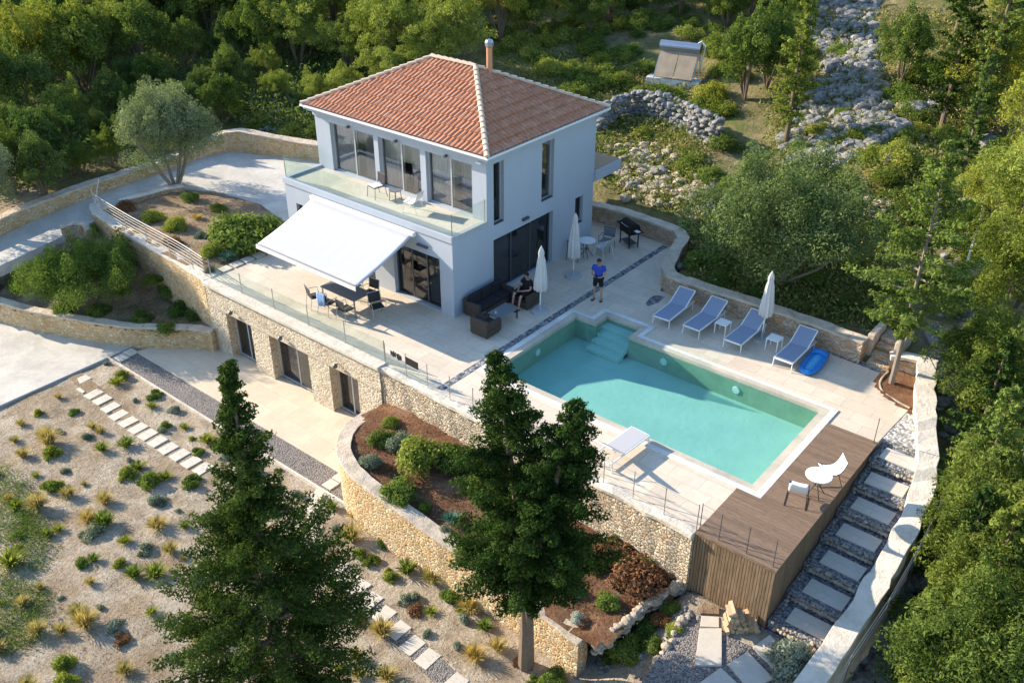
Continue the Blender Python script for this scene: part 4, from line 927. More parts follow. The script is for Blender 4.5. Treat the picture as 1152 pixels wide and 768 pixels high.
# cable railing of the pool terrace
K = empty('cable_railing', (0,0,0), 'thin steel post and cable railing along the pool side retaining wall', 'railing')
def ty(x): return -3.98-.54*(x-.32)/12.5-.0
kp = [.42+1.035*i for i in range(13)]
for x in kp: m = MB(); m.tube([(x, ty(x), -.03), (x, ty(x), .92)], .014, 6); m.build('post', 'steel', K)
for z in (.12, .50, .88):
    m = MB(); m.tube([(x, ty(x), z) for x in kp], .006, 5); m.build('cable', 'steel', K)
m = MB(); m.box(.45, 2.46, ty(1.4)-.008, ty(1.4)+.008, .05, .42); m.build('glass_panel', 'rail_glass', K)
def ragged(name, x0, x1, z0, z1, label, jag, seed):
    rnd = random.Random(seed); top = []; n = 9
    for i in range(n+1): top.append((x0+(x1-x0)*i/n, z1-(rnd.uniform(0, jag))))
    bot = [(x0+(x1-x0)*i/n, z0+(rnd.uniform(0, jag))) for i in range(n, -1, -1)]
    P = top+bot; m = MB(); nP = len(P); y = lambda x: ty(x)
    vs = [(x, y(x)-.012, z) for x, z in P]+[(x, y(x)+.012, z) for x, z in P]
    fs = [tuple(range(nP)), tuple(range(nP, 2*nP))[::-1]]+[(i, (i+1) % nP, nP+(i+1) % nP, nP+i) for i in range(nP)]
    m.add(vs, fs); return tag(m.build(name, 'mesh_black', fix=False), label, 'dark cloth', 'dark cloths hung on the railing')
ragged('hanging_cloth', .72, .98, .50, .78, 'small ragged dark brown cloth on the railing, nearest the glass balustrade', .12, 3)
ragged('hanging_cloth', 1.02, 1.26, .50, .78, 'small ragged dark brown cloth on the railing, in the middle of three', .14, 8)
ragged('hanging_cloth', 1.48, 2.06, .52, .80, 'long rectangular dark brown cloth hung on the railing posts', .01, 4)
# metal rail on the left retaining wall
H = empty('metal_handrail', (0,0,0), 'pale multi-bar metal handrail on top of the high left retaining wall', 'railing')
hp = interp([(-20.2,-2.85,0),(-19.5,-3.15,0),(-16.0,-3.50,0),(-12.06,-3.72,0),(-9.95,-3.96,0)], .4)
for i in range(0, len(hp), 4): p = hp[i]; m = MB(); m.tube([(p[0], p[1], .02), (p[0], p[1], .92)], .02, 6); m.build('post', 'rail_metal', H)
for z in (.16, .32, .48, .64, .78, .92):
    m = MB(); m.tube([(p[0], p[1], z) for p in hp], .013 if z < .9 else .022, 6); m.build('rail_bar', 'rail_metal', H)
m = MB(); m.tube([(-20.2,-2.85,.05), (-20.35,-2.3,1.15)], .035, 6); m.build('leaning_post', 'rail_metal', H)
# ------------------------------------------------------------------ timber deck box
D = empty('timber_deck', (15.17,-4.57,0), 'raised brown timber deck box with vertical board cladding at the end of the pool', 'deck')
def dl(m, name, mat, **k):
    me = m.mesh(name); me.transform(Matrix.Translation((-15.17, 4.57, 0))); return link_mesh(name, me, mat, D, **k)
m = MB(); y = -4.57; r5 = random.Random(5)
while y < 2.36:
    x0 = 12.86 if y < -2.36 else 13.60; m.box(x0+r5.uniform(0, .006), 15.19, y, y+.128, .012, .040+r5.uniform(0, .004)); y += .137
dl(m, 'boards', 'deck_wood', bevel=.004)
m = MB(); m.box(12.90, 15.10, -4.50, -2.26, -2.2, .008); m.box(13.63, 15.10, -2.26, 2.38, -2.2, .006); dl(m, 'frame', 'mesh_black')
def zb_(y): return -2.15 if y < -4 else min(-.25, -2.15+.27*((y+4.4)/1.03))
m = MB(); x = 12.86
while x < 15.15: m.box(x, x+.072, -4.585, -4.562, -2.15, .008); x += .086
m2 = MB(); y = -4.56
while y < 2.36: m2.box(15.152, 15.175, y, y+.072, zb_(y), .008); y += .086
dl(m, 'front_cladding', 'clad_wood'); dl(m2, 'side_cladding', 'clad_wood')
m = MB(); m.box(12.86, 15.20, -4.60, -4.588, -.03, .045); m.box(15.178, 15.20, -4.586, 2.38, -.03, .045); dl(m, 'edge_board', 'deck_wood')
K2 = empty('deck_railing', (0,0,0), 'thin cable railing along the front edge of the timber deck', 'railing')
dp = [(12.9,-4.45),(13.5,-4.5),(14.3,-4.5),(15.05,-4.5),(15.1,2.3)]
for (x, y) in dp: m = MB(); m.tube([(x, y, .03), (x, y, .95)], .013, 6); m.build('post', 'dark_frame', K2)
for z in (.2, .55, .92): m = MB(); m.tube([(x, y, z) for x, y in dp[:4]], .005, 5); m.build('cable', 'dark_frame', K2)
# wire fence outside the side wall
W = empty('wire_fence', (0,0,0), 'leaning steel post and wire fence outside the winding side wall', 'fence')
wp_ = [(17.52,-8,-2.0),(17.50,-5.0,-1.7),(17.62,-3.0,-1.3),(17.62,-1.0,-1.0),(17.58,.6,-.6),(17.3,2.6,-.4)]
for p in wp_: m = MB(); m.tube([(p[0], p[1], p[2]-1), (p[0]+.05, p[1], p[2]+.75)], .018, 6); m.build('post', 'steel', W)
for z in (.2, .45, .7): m = MB(); m.tube([(p[0]+.03, p[1], p[2]+z) for p in wp_], .006, 5); m.build('wire', 'steel', W)
# ------------------------------------------------------------------ sun loungers
def lounger(name, loc, rz, back=R(28), fabric='lounger_mesh', label='', group=None):
    """head end towards +y; 1.95 x 0.66 m"""
    e = empty(name, loc, label, 'sun lounger', group, rz); W = .33; L0, L1 = -1.0, .25; zt = .36
    bx = lambda a, b, c, d, p, q, nm, mt, par=e, **k: MB().box(a, b, c, d, p, q).build(nm, mt, par, **k)
    m = MB()
    for s in (-1, 1): m.box(s*W-.02, s*W+.02, L0, .95, zt-.05, zt)
    m.box(-W, W, L0, L0+.035, zt-.05, zt); m.box(-W, W, .915, .95, zt-.05, zt); m.build('frame', 'white_metal', e)
    for s in (-1, 1):
        for y in (L0+.05, .82):
            MB().tube([(s*W, y, zt-.03), (s*(W+.015), y+(-.03 if y < 0 else .03), 0)], .018, 6).build('leg', 'white_metal', e)
    m = MB(); m.box(-W+.02, W-.02, L0+.03, L1, zt-.012, zt+.006); m.build('seat', fabric, e)
    bl = .80; c, s_ = math.cos(back), math.sin(back); m = MB()
    Mx = Matrix.Translation((0, L1+.01, zt)) @ Matrix.Rotation(back, 4, 'X'); m.box(-W+.02, W-.02, 0, bl, -.008, .010, Mx); b = m.build('backrest', fabric, e)
    m = MB()
    for s in (-1, 1): m.box(s*W-.018, s*W+.018, 0, bl, -.022, .014, Mx)
    m.box(-W, W, bl-.02, bl+.01, -.022, .014, Mx); m.build('back_frame', 'white_metal', e)
    MB().tube([(-W+.05, L1+bl*.6*c, zt+bl*.6*s_), (-W+.05, .88, zt-.03)], .012, 5).build('back_strut', 'white_metal', e)
    return e
Lp = [((6.35,5.15,0), -8, 'blue-grey sun lounger at the left end of the row, nearest the pool steps'),
      ((7.30,5.20,0), -8, 'blue-grey sun lounger second from the left, left of the first white side table'),
      ((9.05,5.25,0), -8, 'blue-grey sun lounger between the two white side tables, partly behind the parasol'),
      ((11.05,5.40,0), -8, 'blue-grey sun lounger at the right end of the row beside the inflatable float')]
def px_place(u, v, z=0): return at_z(u, v, z)
# foot corners seen in the picture: front-left and front-right leg feet
for k_, ((u0, v0), (u1, v1), lab_) in enumerate([((735.5,365),(751,369),Lp[0][2]), ((768.5,375),(785,381),Lp[1][2]), ((814,391),(832,397),Lp[2][2]), ((870,412),(889,418),Lp[3][2])]):
    a = at_z(u0, v0, 0); b = at_z(u1, v1, 0); c = (a+b)/2; an = math.atan2(b.y-a.y, b.x-a.x)
    an = R(-3) + .35*(an-R(-3)); back_dir = Vector((-math.sin(an), math.cos(an), 0)); loc = c+back_dir*.97
    lounger('sun_lounger', (loc.x, loc.y, .01), an, R(30), 'lounger_mesh', lab_, 'blue-grey loungers along the rear wall')
lounger('sun_lounger', (9.42, -3.05, .01), R(176), R(40), 'lounger_grey', 'light grey sun lounger with raised back at the front pool edge, beside the twin-topped conifer')
def side_table(x, y, label):
    e = empty('side_table', (x, y, 0), label, 'side table', 'white side tables'); S = .235
    MB().box(-S, S, -S, S, .42, .45).build('tabletop', 'white_plastic', e, bevel=.008)
    for sx in (-1, 1):
        for sy in (-1, 1): MB().box(sx*.21-.018, sx*.21+.018, sy*.21-.018, sy*.21+.018, 0, .419).build('leg', 'white_metal', e)
p = at_z(814, 362, .45); side_table(p.x, p.y, 'small square white table between the second and third loungers')
p = at_z(872, 379.5, .45); side_table(p.x, p.y, 'small square white table between the parasol base and the rightmost lounger')
# ------------------------------------------------------------------ closed parasols
def parasol(x, y, h, label, lean=0, pleat=0, z0=.95):
    e = empty('parasol', (x, y, 0), label, 'parasol', 'closed white parasols')
    m = MB(); m.lathe([(.34, 0), (.34, .05), (.30, .07), (.05, .075), (.045, .30), (.028, .31)], n=24); m.build('base', 'base_grey', e)
    MB().tube([(0, 0, .05), (0, 0, h-.05)], .025, 8).build('pole', 'white_metal', e)
    rnd = random.Random(pleat); ph = rnd.uniform(0, 6)
    fold = lambda a, z: 1+.20*math.sin(8*a+ph+z*.6)+.07*math.sin(3*a+ph*2+z*2)
    m = MB(); m.lathe([(.03, h+.02), (.05, h-.02), (.085, h-.12), (.10, h-.24), (.085, h-.30), (.13, h-.5), (.17, h-.9), (.205, h-1.25), (.225, z0+.06), (.19, z0)][::-1], n=64, fold=fold)
    m.build('canopy', 'parasol_fabric', e, smooth=True)
    MB().tube([(0, 0, h), (0, 0, h+.07)], .02, 8).build('finial', 'white_plastic', e)
    m = MB(); m.lathe([(.093, h-.31), (.10, h-.28), (.093, h-.25)], n=24); m.build('tie_band', 'parasol_fabric', e)
parasol(2.2, 2.40, 2.66, 'closed white parasol beside the seated man at the rattan lounge set', pleat=1, z0=.92)
parasol(1.45, 5.58, 2.70, 'closed white parasol near the villa wall beside the small round table', pleat=2, z0=.85)
parasol(9.63, 5.87, 2.66, 'closed white parasol standing between the loungers by the rear wall', pleat=3, z0=.98)
# ------------------------------------------------------------------ inflatable float
F_ = empty('inflatable_float', (11.80, 5.42, .0), 'bright blue inflatable pool float lying right of the last lounger', 'pool float', rz=R(4))
def ovalring(a, b, r, z, M_=48, waist=.10):
    m = MB(); pts = []
    for i in range(M_+1):
        t = 2*math.pi*i/M_; y = b*math.sin(t); x = a*(1-waist*math.cos(2*t)*-1*.0)*math.copysign(abs(math.cos(t))**.8, math.cos(t))*(1-waist*(1-abs(y/b))**2); pts.append(Vector((x, y, z)))
    vs = []; n = 12
    for i in range(M_):
        p = pts[i]; t = (pts[(i+1) % M_]-pts[i-1]).normalized(); s = t.cross(Vector((0,0,1))).normalized()
        vs += [p+s*r*math.cos(2*math.pi*j/n)+Vector((0,0,r*.85*math.sin(2*math.pi*j/n))) for j in range(n)]
    m.add(vs, [(i*n+j, i*n+(j+1) % n, ((i+1) % M_)*n+(j+1) % n, ((i+1) % M_)*n+j) for i in range(M_) for j in range(n)]); return m
ovalring(.27, .78, .105, .11).build('outer_tube', 'float_blue', F_, smooth=True)
m = MB()
for i in range(7):
    y = -.52+i*.17; m.tube([(-.19, y, .07), (.19, y, .07)], .085, 10)
m.build('mattress', 'float_pale', F_, smooth=True)
m = MB(); m.tube([(-.30, .52, .17), (0, .60, .2), (.30, .52, .17)], .12, 10); m.build('headrest', 'float_blue', F_, smooth=True)
# ------------------------------------------------------------------ rattan lounge set
def rattan_seat(name, w, loc, rz, label, cushions=1, cat='armchair', group=None):
    e = empty(name, loc, label, cat, group, rz); D_ = .80; a = w/2
    m = MB(); m.box(-a, a, -D_/2, D_/2, .06, .30); m.build('base', 'rattan', e, bevel=.02)
    m = MB(); m.box(-a, a, D_/2-.13, D_/2, .302, .70); m.build('back', 'rattan', e, bevel=.02)
    for s in (-1, 1): MB().box(min(s*a, s*(a-.12)), max(s*a, s*(a-.12)), -D_/2, D_/2-.132, .302, .60).build('armrest', 'rattan', e, bevel=.02)
    cw = (w-.26)/cushions
    for i in range(cushions):
        x0 = -a+.13+cw*i; MB().box(x0+.005, x0+cw-.005, -D_/2+.01, D_/2-.30, .303, .44).build('seat_cushion', 'black_cushion', e, bevel=.03)
        MB().box(x0+.01, x0+cw-.01, D_/2-.29, D_/2-.135, .36, .82, ).build('back_cushion', 'black_cushion', e, bevel=.04)
    for s in (-1, 1):
        for t in (-1, 1): MB().box(s*(a-.08)-.025, s*(a-.08)+.025, t*.32-.025, t*.32+.025, 0, .058).build('foot', 'black_metal', e)
    return e
rattan_seat('sofa', 2.05, (.50, 1.42, 0), R(90), 'dark rattan three seat sofa with black cushions against the villa wall', 3, 'sofa')
rattan_seat('armchair', .80, (1.62, -.10, 0), R(180), 'dark rattan armchair with its back to the camera, nearest the front of the terrace', 1, group='rattan armchairs')
rattan_seat('armchair', .80, (1.42, 2.52, 0), R(0), 'dark rattan armchair in which the man in black sits', 1, group='rattan armchairs')
e = empty('coffee_table', (1.55, .98, 0), 'low rectangular grey coffee table in the middle of the rattan set', 'coffee table')
MB().box(-.31, .31, -.52, .52, .41, .45).build('tabletop', 'table_grey', e, bevel=.005)
for sx in (-1, 1):
    for sy in (-1, 1): MB().box(sx*.28-.02, sx*.28+.02, sy*.48-.02, sy*.48+.02, 0, .409).build('leg', 'black_metal', e)
e = empty('small_cup', (1.50, .62, .451), 'tiny pale cup on the grey coffee table', 'cup'); m = MB(); m.lathe([(.025, 0), (.035, .07), (.03, .07), (.02, .01)], n=14); m.build('bowl', 'white_plastic', e); MB().tube([(.033, 0, .055), (.055, 0, .045), (.05, 0, .02), (.03, 0, .015)], .005, 5).build('handle', 'white_plastic', e)
# ------------------------------------------------------------------ chairs and tables
def frame_chair(name, loc, rz, seat_mat, frame_mat, label, group=None, recl=.12, cat='chair', arms=True, towel=False):
    """slim metal chair facing -y"""
    e = empty(name, loc, label, cat, group, rz); W = .26
    m = MB(); m.box(-W+.02, W-.02, -.24, .22, .43, .445); m.build('seat', seat_mat, e, bevel=.004)
    Mx = Matrix.Translation((0, .22, .44)) @ Matrix.Rotation(-recl, 4, 'X'); m = MB(); m.box(-W+.02, W-.02, -.006, .008, .08, .46, Mx); m.build('backrest', seat_mat, e, bevel=.004)
    top = Mx @ Vector((0, 0, .47))
    for s in (-1, 1):
        MB().tube([(s*W, -.24, .43), (s*(W+.01), -.28, 0)], .012, 6).build('leg', frame_mat, e)
        MB().tube([(s*W, top.y, top.z), (s*W, .22, .43), (s*(W+.01), .30, 0)], .012, 6).build('leg', frame_mat, e)
        if arms: MB().tube([(s*W, -.24, .43), (s*(W+.02), -.22, .64), (s*(W+.02), .12, .66), (s*W, .25, .62)], .012, 6).build('armrest', frame_mat, e)
    MB().tube([(-W, -.24, .43), (W, -.24, .43)], .012, 6).build('seat_rail', frame_mat, e)
    MB().tube([(-W, top.y, top.z), (W, top.y, top.z)], .012, 6).build('back_rail', frame_mat, e)
    return e
e = empty('dining_table', (-3.75, -1.95, 0), 'rectangular dining table in the shade of the awning', 'table')
MB().box(-.95, .95, -.46, .46, .71, .74).build('tabletop', 'table_grey', e, bevel=.006)
for sx in (-1, 1):
    for sy in (-1, 1): MB().box(sx*.88-.022, sx*.88+.022, sy*.40-.022, sy*.40+.022, 0, .709).build('leg', 'steel', e)
cs = [((-4.72,-2.68,.0), R(160), 'seat_black', 'grey dining chair at the left front corner of the table, left of the blue towel'),
      ((-3.95,-2.72,.0), R(184), 'seat_black', 'dining chair with the blue towel over its back, front side of the table'),
      ((-3.05,-2.62,.0), R(176), 'seat_black', 'black dining chair at the front of the table, nearest the awning corner'),
      ((-2.30,-1.75,.0), R(68), 'seat_black', 'dark dining chair pulled out at the right end of the table, facing the table'),
      ((-3.3,-1.15,.0), R(5), 'seat_black', 'dark dining chair behind the table on its villa side, right of its neighbour'),
      ((-4.2,-1.15,.0), R(-5), 'seat_black', 'dark dining chair behind the table on its villa side, left of its neighbour')]
for loc, rz, sm, l_ in cs: frame_chair('dining_chair', loc, rz, sm, 'steel', l_, 'chairs around the dining table', cat='dining chair')
e = empty('towel', (-3.95,-2.72,0), None, None, None, R(184))
bpy.data.objects.remove(e)
Mx = Matrix.Translation((-3.95,-2.72,0)) @ Matrix.Rotation(R(184), 4, 'Z') @ Matrix.Translation((0, .28, .92)); m = MB(); vs = []
prof = [(-.05,-.42),(-.045,-.2),(-.035,-.02),(-.01,.022),(.02,.018),(.045,-.04),(.055,-.25),(.06,-.50)]
for j, (y, z) in enumerate(prof):
    for i in range(9): vs.append(Mx @ Vector((-.21+.42*i/8, y+.008*math.sin(i*2.1+j), z+(.03*math.sin(i*.9) if j in (0, 7) else 0))))
m.add(vs, [(j*9+i, j*9+i+1, (j+1)*9+i+1, (j+1)*9+i) for j in range(7) for i in range(8)]); o = m.build('towel', 'towel_blue', fix=False, smooth=True); s_ = o.modifiers.new('s', 'SOLIDIFY'); s_.thickness = .008
tag(o, 'blue towel hanging over the back of a dining chair under the awning', 'towel')
def round_table(name, x, y, z, r, h, label, top='white_plastic', leg='black_metal'):
    e = empty(name, (x, y, z), label, 'round table'); m = MB(); m.lathe([(r-.01, h-.03), (r, h-.02), (r, h-.005), (r-.01, h)], n=40); m.build('tabletop', top, e)
    for i in range(4):
        a = R(45+90*i); MB().tube([(.06*math.cos(a), .06*math.sin(a), h-.03), (.05*math.cos(a), .05*math.sin(a), .35), (r*.75*math.cos(a), r*.75*math.sin(a), 0)], .014, 6).build('leg', leg, e)
    MB().tube([(.10*math.cos(t*.5236), .10*math.sin(t*.5236), .36) for t in range(13)], .010, 5).build('ring_brace', leg, e)
p = at_z(921.5, 534, .74); round_table('round_table', p.x, p.y, .045, .37, .70, 'round white table between two white chairs on the timber deck')
def sling_chair(name, loc, rz, label, group, seat='white_plastic', fr='black_metal'):
    """one curved sling seat on a wire frame, facing -y"""
    e = empty(name, loc, label, 'chair', group, rz); W = .26; m = MB(); vs = []
    prof = [(-.28,.46),(-.20,.43),(-.05,.40),(.10,.41),(.20,.47),(.27,.58),(.32,.72),(.35,.84)]
    for (y, z) in prof:
        for i in range(7): x = -W+2*W*i/6; vs.append((x, y, z-.02*math.cos(x/W*1.5)))
    m.add(vs, [(j*7+i, j*7+i+1, (j+1)*7+i+1, (j+1)*7+i) for j in range(7) for i in range(6)]); o = m.build('seat', seat, e, fix=False, smooth=True); s_ = o.modifiers.new('s', 'SOLIDIFY'); s_.thickness = .01
    for s in (-1, 1):
        MB().tube([(s*W, y, z) for y, z in prof], .011, 6).build('side_rail', fr, e)
        MB().tube([(s*W, -.22, .43), (s*(W+.03), -.30, 0)], .011, 6).build('leg', fr, e); MB().tube([(s*W, .16, .45), (s*(W+.03), .32, 0)], .011, 6).build('leg', fr, e)
        MB().tube([(s*(W+.03), -.30, .012), (s*(W+.03), .32, .012)], .009, 6).build('runner', fr, e)
    return e
sling_chair('deck_chair', (14.42,-1.72,.043), R(196), 'white sling chair on the timber deck, left of the round table and facing it', 'white chairs on the deck')
sling_chair('deck_chair', (14.75,-.32,.043), R(-52), 'white sling chair on the timber deck, behind the round table towards the pool corner', 'white chairs on the deck')
p = at_z(660.5, 270, .74); round_table('round_table', p.x, p.y, 0, .36, .74, 'small round white table in the shade next to the closed parasol by the villa wall')
sling_chair('patio_chair', (1.28, 8.0, 0), R(-100), 'pale mesh patio chair right of the small round table', 'patio chairs by the villa wall', 'frame_grey', 'white_metal')
frame_chair('patio_chair', (.55, 6.95, 0), R(190), 'table_grey', 'black_metal', 'dark patio chair half hidden behind the closed parasol by the villa wall', 'patio chairs by the villa wall')
frame_chair('patio_chair', (1.05, 8.55, 0), R(10), 'table_grey', 'black_metal', 'dark patio chair behind the small round table', 'patio chairs by the villa wall')
# balcony set
frame_chair('balcony_chair', (-4.98, 1.12, 3.2), R(-10), 'seat_black', 'black_metal', 'dark framed balcony chair left of the little balcony table', 'chairs on the balcony', arms=False)
MBc = MB().box(-.21, .21, -.20, .20, 0, .05); o = MBc.build('seat_pad', 'white_plastic', bevel=.02); o.location = (-4.98, 1.10, 3.647); o.rotation_euler.z = R(-10); tag(o, 'white seat pad on the left balcony chair', 'cushion')
sling_chair('balcony_chair', (-2.85, .95, 3.2), R(-75), 'white sling chair at the right of the balcony, casting a round shadow', 'chairs on the balcony', 'white_plastic', 'white_metal')
e = empty('balcony_table', (-4.12, 1.28, 3.2), 'low dark slatted table between the two balcony chairs', 'side table')
m = MB(); m.lathe([(.25, .43), (.26, .44), (.26, .455), (.25, .46)], n=24); m.build('tabletop', 'table_grey', e)
for i in range(4): a = R(45+90*i); MB().tube([(.2*math.cos(a), .2*math.sin(a), .43), (.24*math.cos(a), .24*math.sin(a), 0)], .014, 6).build('leg', 'black_metal', e)
# barbecue
e = empty('barbecue', (1.55, 9.55, 0), 'black barbecue grill with side shelves in the corner of the rear wall', 'barbecue', rz=R(-25))
m = MB(); m.box(-.42, .42, -.26, .26, .62, .86); m.build('firebox', 'mesh_black', e, bevel=.02)
m = MB(); n = 10; vs = [(x, .26*math.cos(math.pi*j/n), .865+.26*math.sin(math.pi*j/n)) for x in (-.42, .42) for j in range(n+1)]
m.add(vs, [(j, j+1, n+2+j, n+1+j) for j in range(n)]+[tuple(range(n+1)), tuple(range(n+1, 2*n+2))[::-1], (0, n, 2*n+1, n+1)]); ld = m.build('lid', 'mesh_black', e, bevel=.01)
MB().tube([(-.25,-.24,1.0),(-.25,-.30,1.0),(.25,-.30,1.0),(.25,-.24,1.0)], .012, 6).build('handle', 'steel', ld)
for s in (-1, 1):
    MB().box(s*.44 if s > 0 else -.76, .76 if s > 0 else -.44, -.22, .22, .82, .85).build('side_shelf', 'mesh_black', e)
    for t in (-1, 1): MB().box(s*.36-.02, s*.36+.02, t*.22-.02, t*.22+.02, 0, .618).build('leg', 'black_metal', e)
MB().box(-.36, .36, -.20, .20, .16, .18).build('lower_shelf', 'black_metal', e)
o = MB().box(-.12, .12, -.09, .09, 0, .03).build('white_cloth', 'white_plastic', bevel=.01); o.location = (2.09, 9.28, .852); o.rotation_euler.z = R(-20); tag(o, 'folded white cloth on the right shelf of the barbecue', 'cloth')
# ------------------------------------------------------------------ people
def skin_body(name, V_, E_, Rr, mat, parent=None, root=0, sub=2):
    me = bpy.data.meshes.new(name); me.from_pydata(V_, E_, []); o = bpy.data.objects.new(name, me); COL.objects.link(o); me.materials.append(MATS[mat])
    md = o.modifiers.new('skin', 'SKIN'); md.use_smooth_shade = True
    for i, r_ in enumerate(Rr): me.skin_vertices[0].data[i].radius = (r_, r_) if isinstance(r_, float) else r_
    me.skin_vertices[0].data[root].use_root = True
    s = o.modifiers.new('sub', 'SUBSURF'); s.levels = sub; s.render_levels = sub
    if parent is not None: o.parent = parent
    return o
def person(loc, rz, J, label, shirt, shorts, sleeve=.45, short_frac=.9, sleeve_full=False):
    """J: joint positions; body is one continuous skinned mesh, clothes are children"""
    e = empty('person', loc, label, 'person', None, rz)
    names = ['pelvis','waist','chest','neck','neck_top','head','crown','shL','elL','wrL','palmL','shR','elR','wrR','palmR','hipL','knL','anL','toeL','hipR','knR','anR','toeR']
    rad = dict(pelvis=(.15,.11),waist=(.135,.10),chest=(.16,.11),neck=.062,neck_top=.055,head=(.078,.095),crown=(.06,.07),shL=.062,elL=.042,wrL=.028,palmL=(.038,.02),shR=.062,elR=.042,wrR=.028,palmR=(.038,.02),hipL=.088,knL=.056,anL=.038,toeL=(.042,.03),hipR=.088,knR=.056,anR=.038,toeR=(.042,.03))
    V_ = [J[n_] for n_ in names]; ix = {n_: i for i, n_ in enumerate(names)}
    E_ = [('pelvis','waist'),('waist','chest'),('chest','neck'),('neck','neck_top'),('neck_top','head'),('head','crown'),('chest','shL'),('shL','elL'),('elL','wrL'),('wrL','palmL'),('chest','shR'),('shR','elR'),('elR','wrR'),('wrR','palmR'),('pelvis','hipL'),('hipL','knL'),('knL','anL'),('anL','toeL'),('pelvis','hipR'),('hipR','knR'),('knR','anR'),('anR','toeR')]
    Rr = [rad[n_] for n_ in names]; Ee = [(ix[a], ix[b]) for a, b in E_]
    # fingers: short chains out of each palm
    for s in ('L', 'R'):
        w_ = Vector(J['wr'+s]); p = Vector(J['palm'+s]); d = (p-w_).normalized(); side = d.cross(Vector((0, 0, 1)));
        if side.length < .1: side = Vector((1, 0, 0))
        side.normalize(); dn = side.cross(d)
        for q, L in ((-1.5,.060),(-.5,.072),(.5,.075),(1.5,.066)):
            a = p+side*q*.019+d*.012; b = a+d*L*.55; c = b+(d*.6-dn*.5).normalized()*L*.45 if dn.z < 0 else b+(d*.6+Vector((0,0,-.5))).normalized()*L*.45
            i0 = len(V_); V_ += [tuple(a), tuple(b), tuple(c)]; Rr += [.0095, .0085, .007]; Ee += [(ix['palm'+s], i0), (i0, i0+1), (i0+1, i0+2)]
        a = w_.lerp(p, .45)+side*(.035 if s == 'L' else -.035); b = a+(d+side*(.5 if s == 'L' else -.5)).normalized()*.045
        i0 = len(V_); V_ += [tuple(a), tuple(b)]; Rr += [.011, .009]; Ee += [(ix['wr'+s], i0), (i0, i0+1)]
    body = skin_body('body', [tuple(v) for v in V_], Ee, Rr, 'skin', e)
    L3 = lambda a, b, t: tuple(Vector(J[a]).lerp(Vector(J[b]), t))
    sv = [J['pelvis'], J['waist'], J['chest'], L3('chest', 'neck', .75), J['shL'], L3('shL', 'elL', .62), J['shR'], L3('shR', 'elR', .62)]
    skin_body('shirt', [tuple(v) for v in sv], [(0,1),(1,2),(2,3),(2,4),(4,5),(2,6),(6,7)], [(.175,.13),(.165,.125),(.185,.13),.085,.085,.075,.085,.075], shirt, e)
    hv = [L3('pelvis', 'waist', .25), J['hipL'], L3('hipL', 'knL', short_frac), J['hipR'], L3('hipR', 'knR', short_frac)]
    skin_body('shorts', [tuple(v) for v in hv], [(0,1),(1,2),(0,3),(3,4)], [(.165,.125),.115,.092,.115,.092], shorts, e)
    hd = Vector(J['head']); fw = J['face']; f = Vector(fw).normalized(); up = (Vector(J['crown'])-Vector(J['neck_top'])).normalized(); sd = f.cross(up).normalized(); up2 = sd.cross(f)
    Mh = Matrix((( *(sd.x, f.x, up2.x), hd.x), (*(sd.y, f.y, up2.y), hd.y), (*(sd.z, f.z, up2.z), hd.z), (0,0,0,1)))
    bm = bmesh.new(); bmesh.ops.create_icosphere(bm, subdivisions=3, radius=1)
    for v in list(bm.verts):
        if v.co.y > .25 and v.co.z < .45: bm.verts.remove(v) if False else None
        k_ = .98 if (v.co.y > .2 and v.co.z < .35) else 1.08
        if v.co.z < -.35: k_ = .93
        v.co = Vector((v.co.x*.085*k_, v.co.y*.10*k_-.012, v.co.z*.115*k_+.03))
    bm.transform(Mh); me = bpy.data.meshes.new('hair'); bm.to_mesh(me); bm.free()
    # keep only the scalp part of the hair shell
    bm = bmesh.new(); bm.from_mesh(me); inv = Mh.inverted()
    bmesh.ops.delete(bm, geom=[v for v in bm.verts if (inv @ v.co).y > .045 and (inv @ v.co).z < .085 or (inv @ v.co).z < -.05], context='VERTS'); bm.to_mesh(me); bm.free()
    link_mesh('hair', me, 'hair_dark', e, smooth=True)
    for s in (-1, 1):
        m = MB(); m.lathe([(.004, -.012), (.011, -.006), (.012, 0), (.011, .006), (.004, .012)], n=10, M=Mh @ Matrix.Translation((s*.034, .088, .012))); m.build('eye', 'hair_dark', e)
        m = MB(); m.lathe([(.006, -.03), (.017, -.015), (.02, .005), (.014, .025), (.005, .03)], n=10, M=Mh @ Matrix.Translation((s*.084, .0, -.005))); m.build('ear', 'skin', e, smooth=True)
    m = MB(); m.add([Mh @ Vector(q) for q in ((-.013,.088,-.035),(.013,.088,-.035),(0,.118,-.034),(0,.092,.012))], [(0,1,2),(1,3,2),(3,0,2),(0,3,1)]); m.build('nose', 'skin', e)
    MB().tube([Mh @ Vector((-.022,.086,-.058)), Mh @ Vector((0,.094,-.058)), Mh @ Vector((.022,.086,-.058))], .005, 6).build('mouth', 'shirt_black', e)
    for s in ('L', 'R'):
        a = Vector(J['an'+s]); t = Vector(J['toe'+s]); dd = (t-a); dd.z = 0; dd.normalize(); m = MB(); c = a.lerp(t, .55); 
        an = math.atan2(dd.y, dd.x); m.cbox((c.x, c.y, .018 if J.get('ground', 0) == 0 else J['ground']+.018), (.27, .095, .03), an); m.build('sandal', 'hair_dark', e, bevel=.012)
    return e
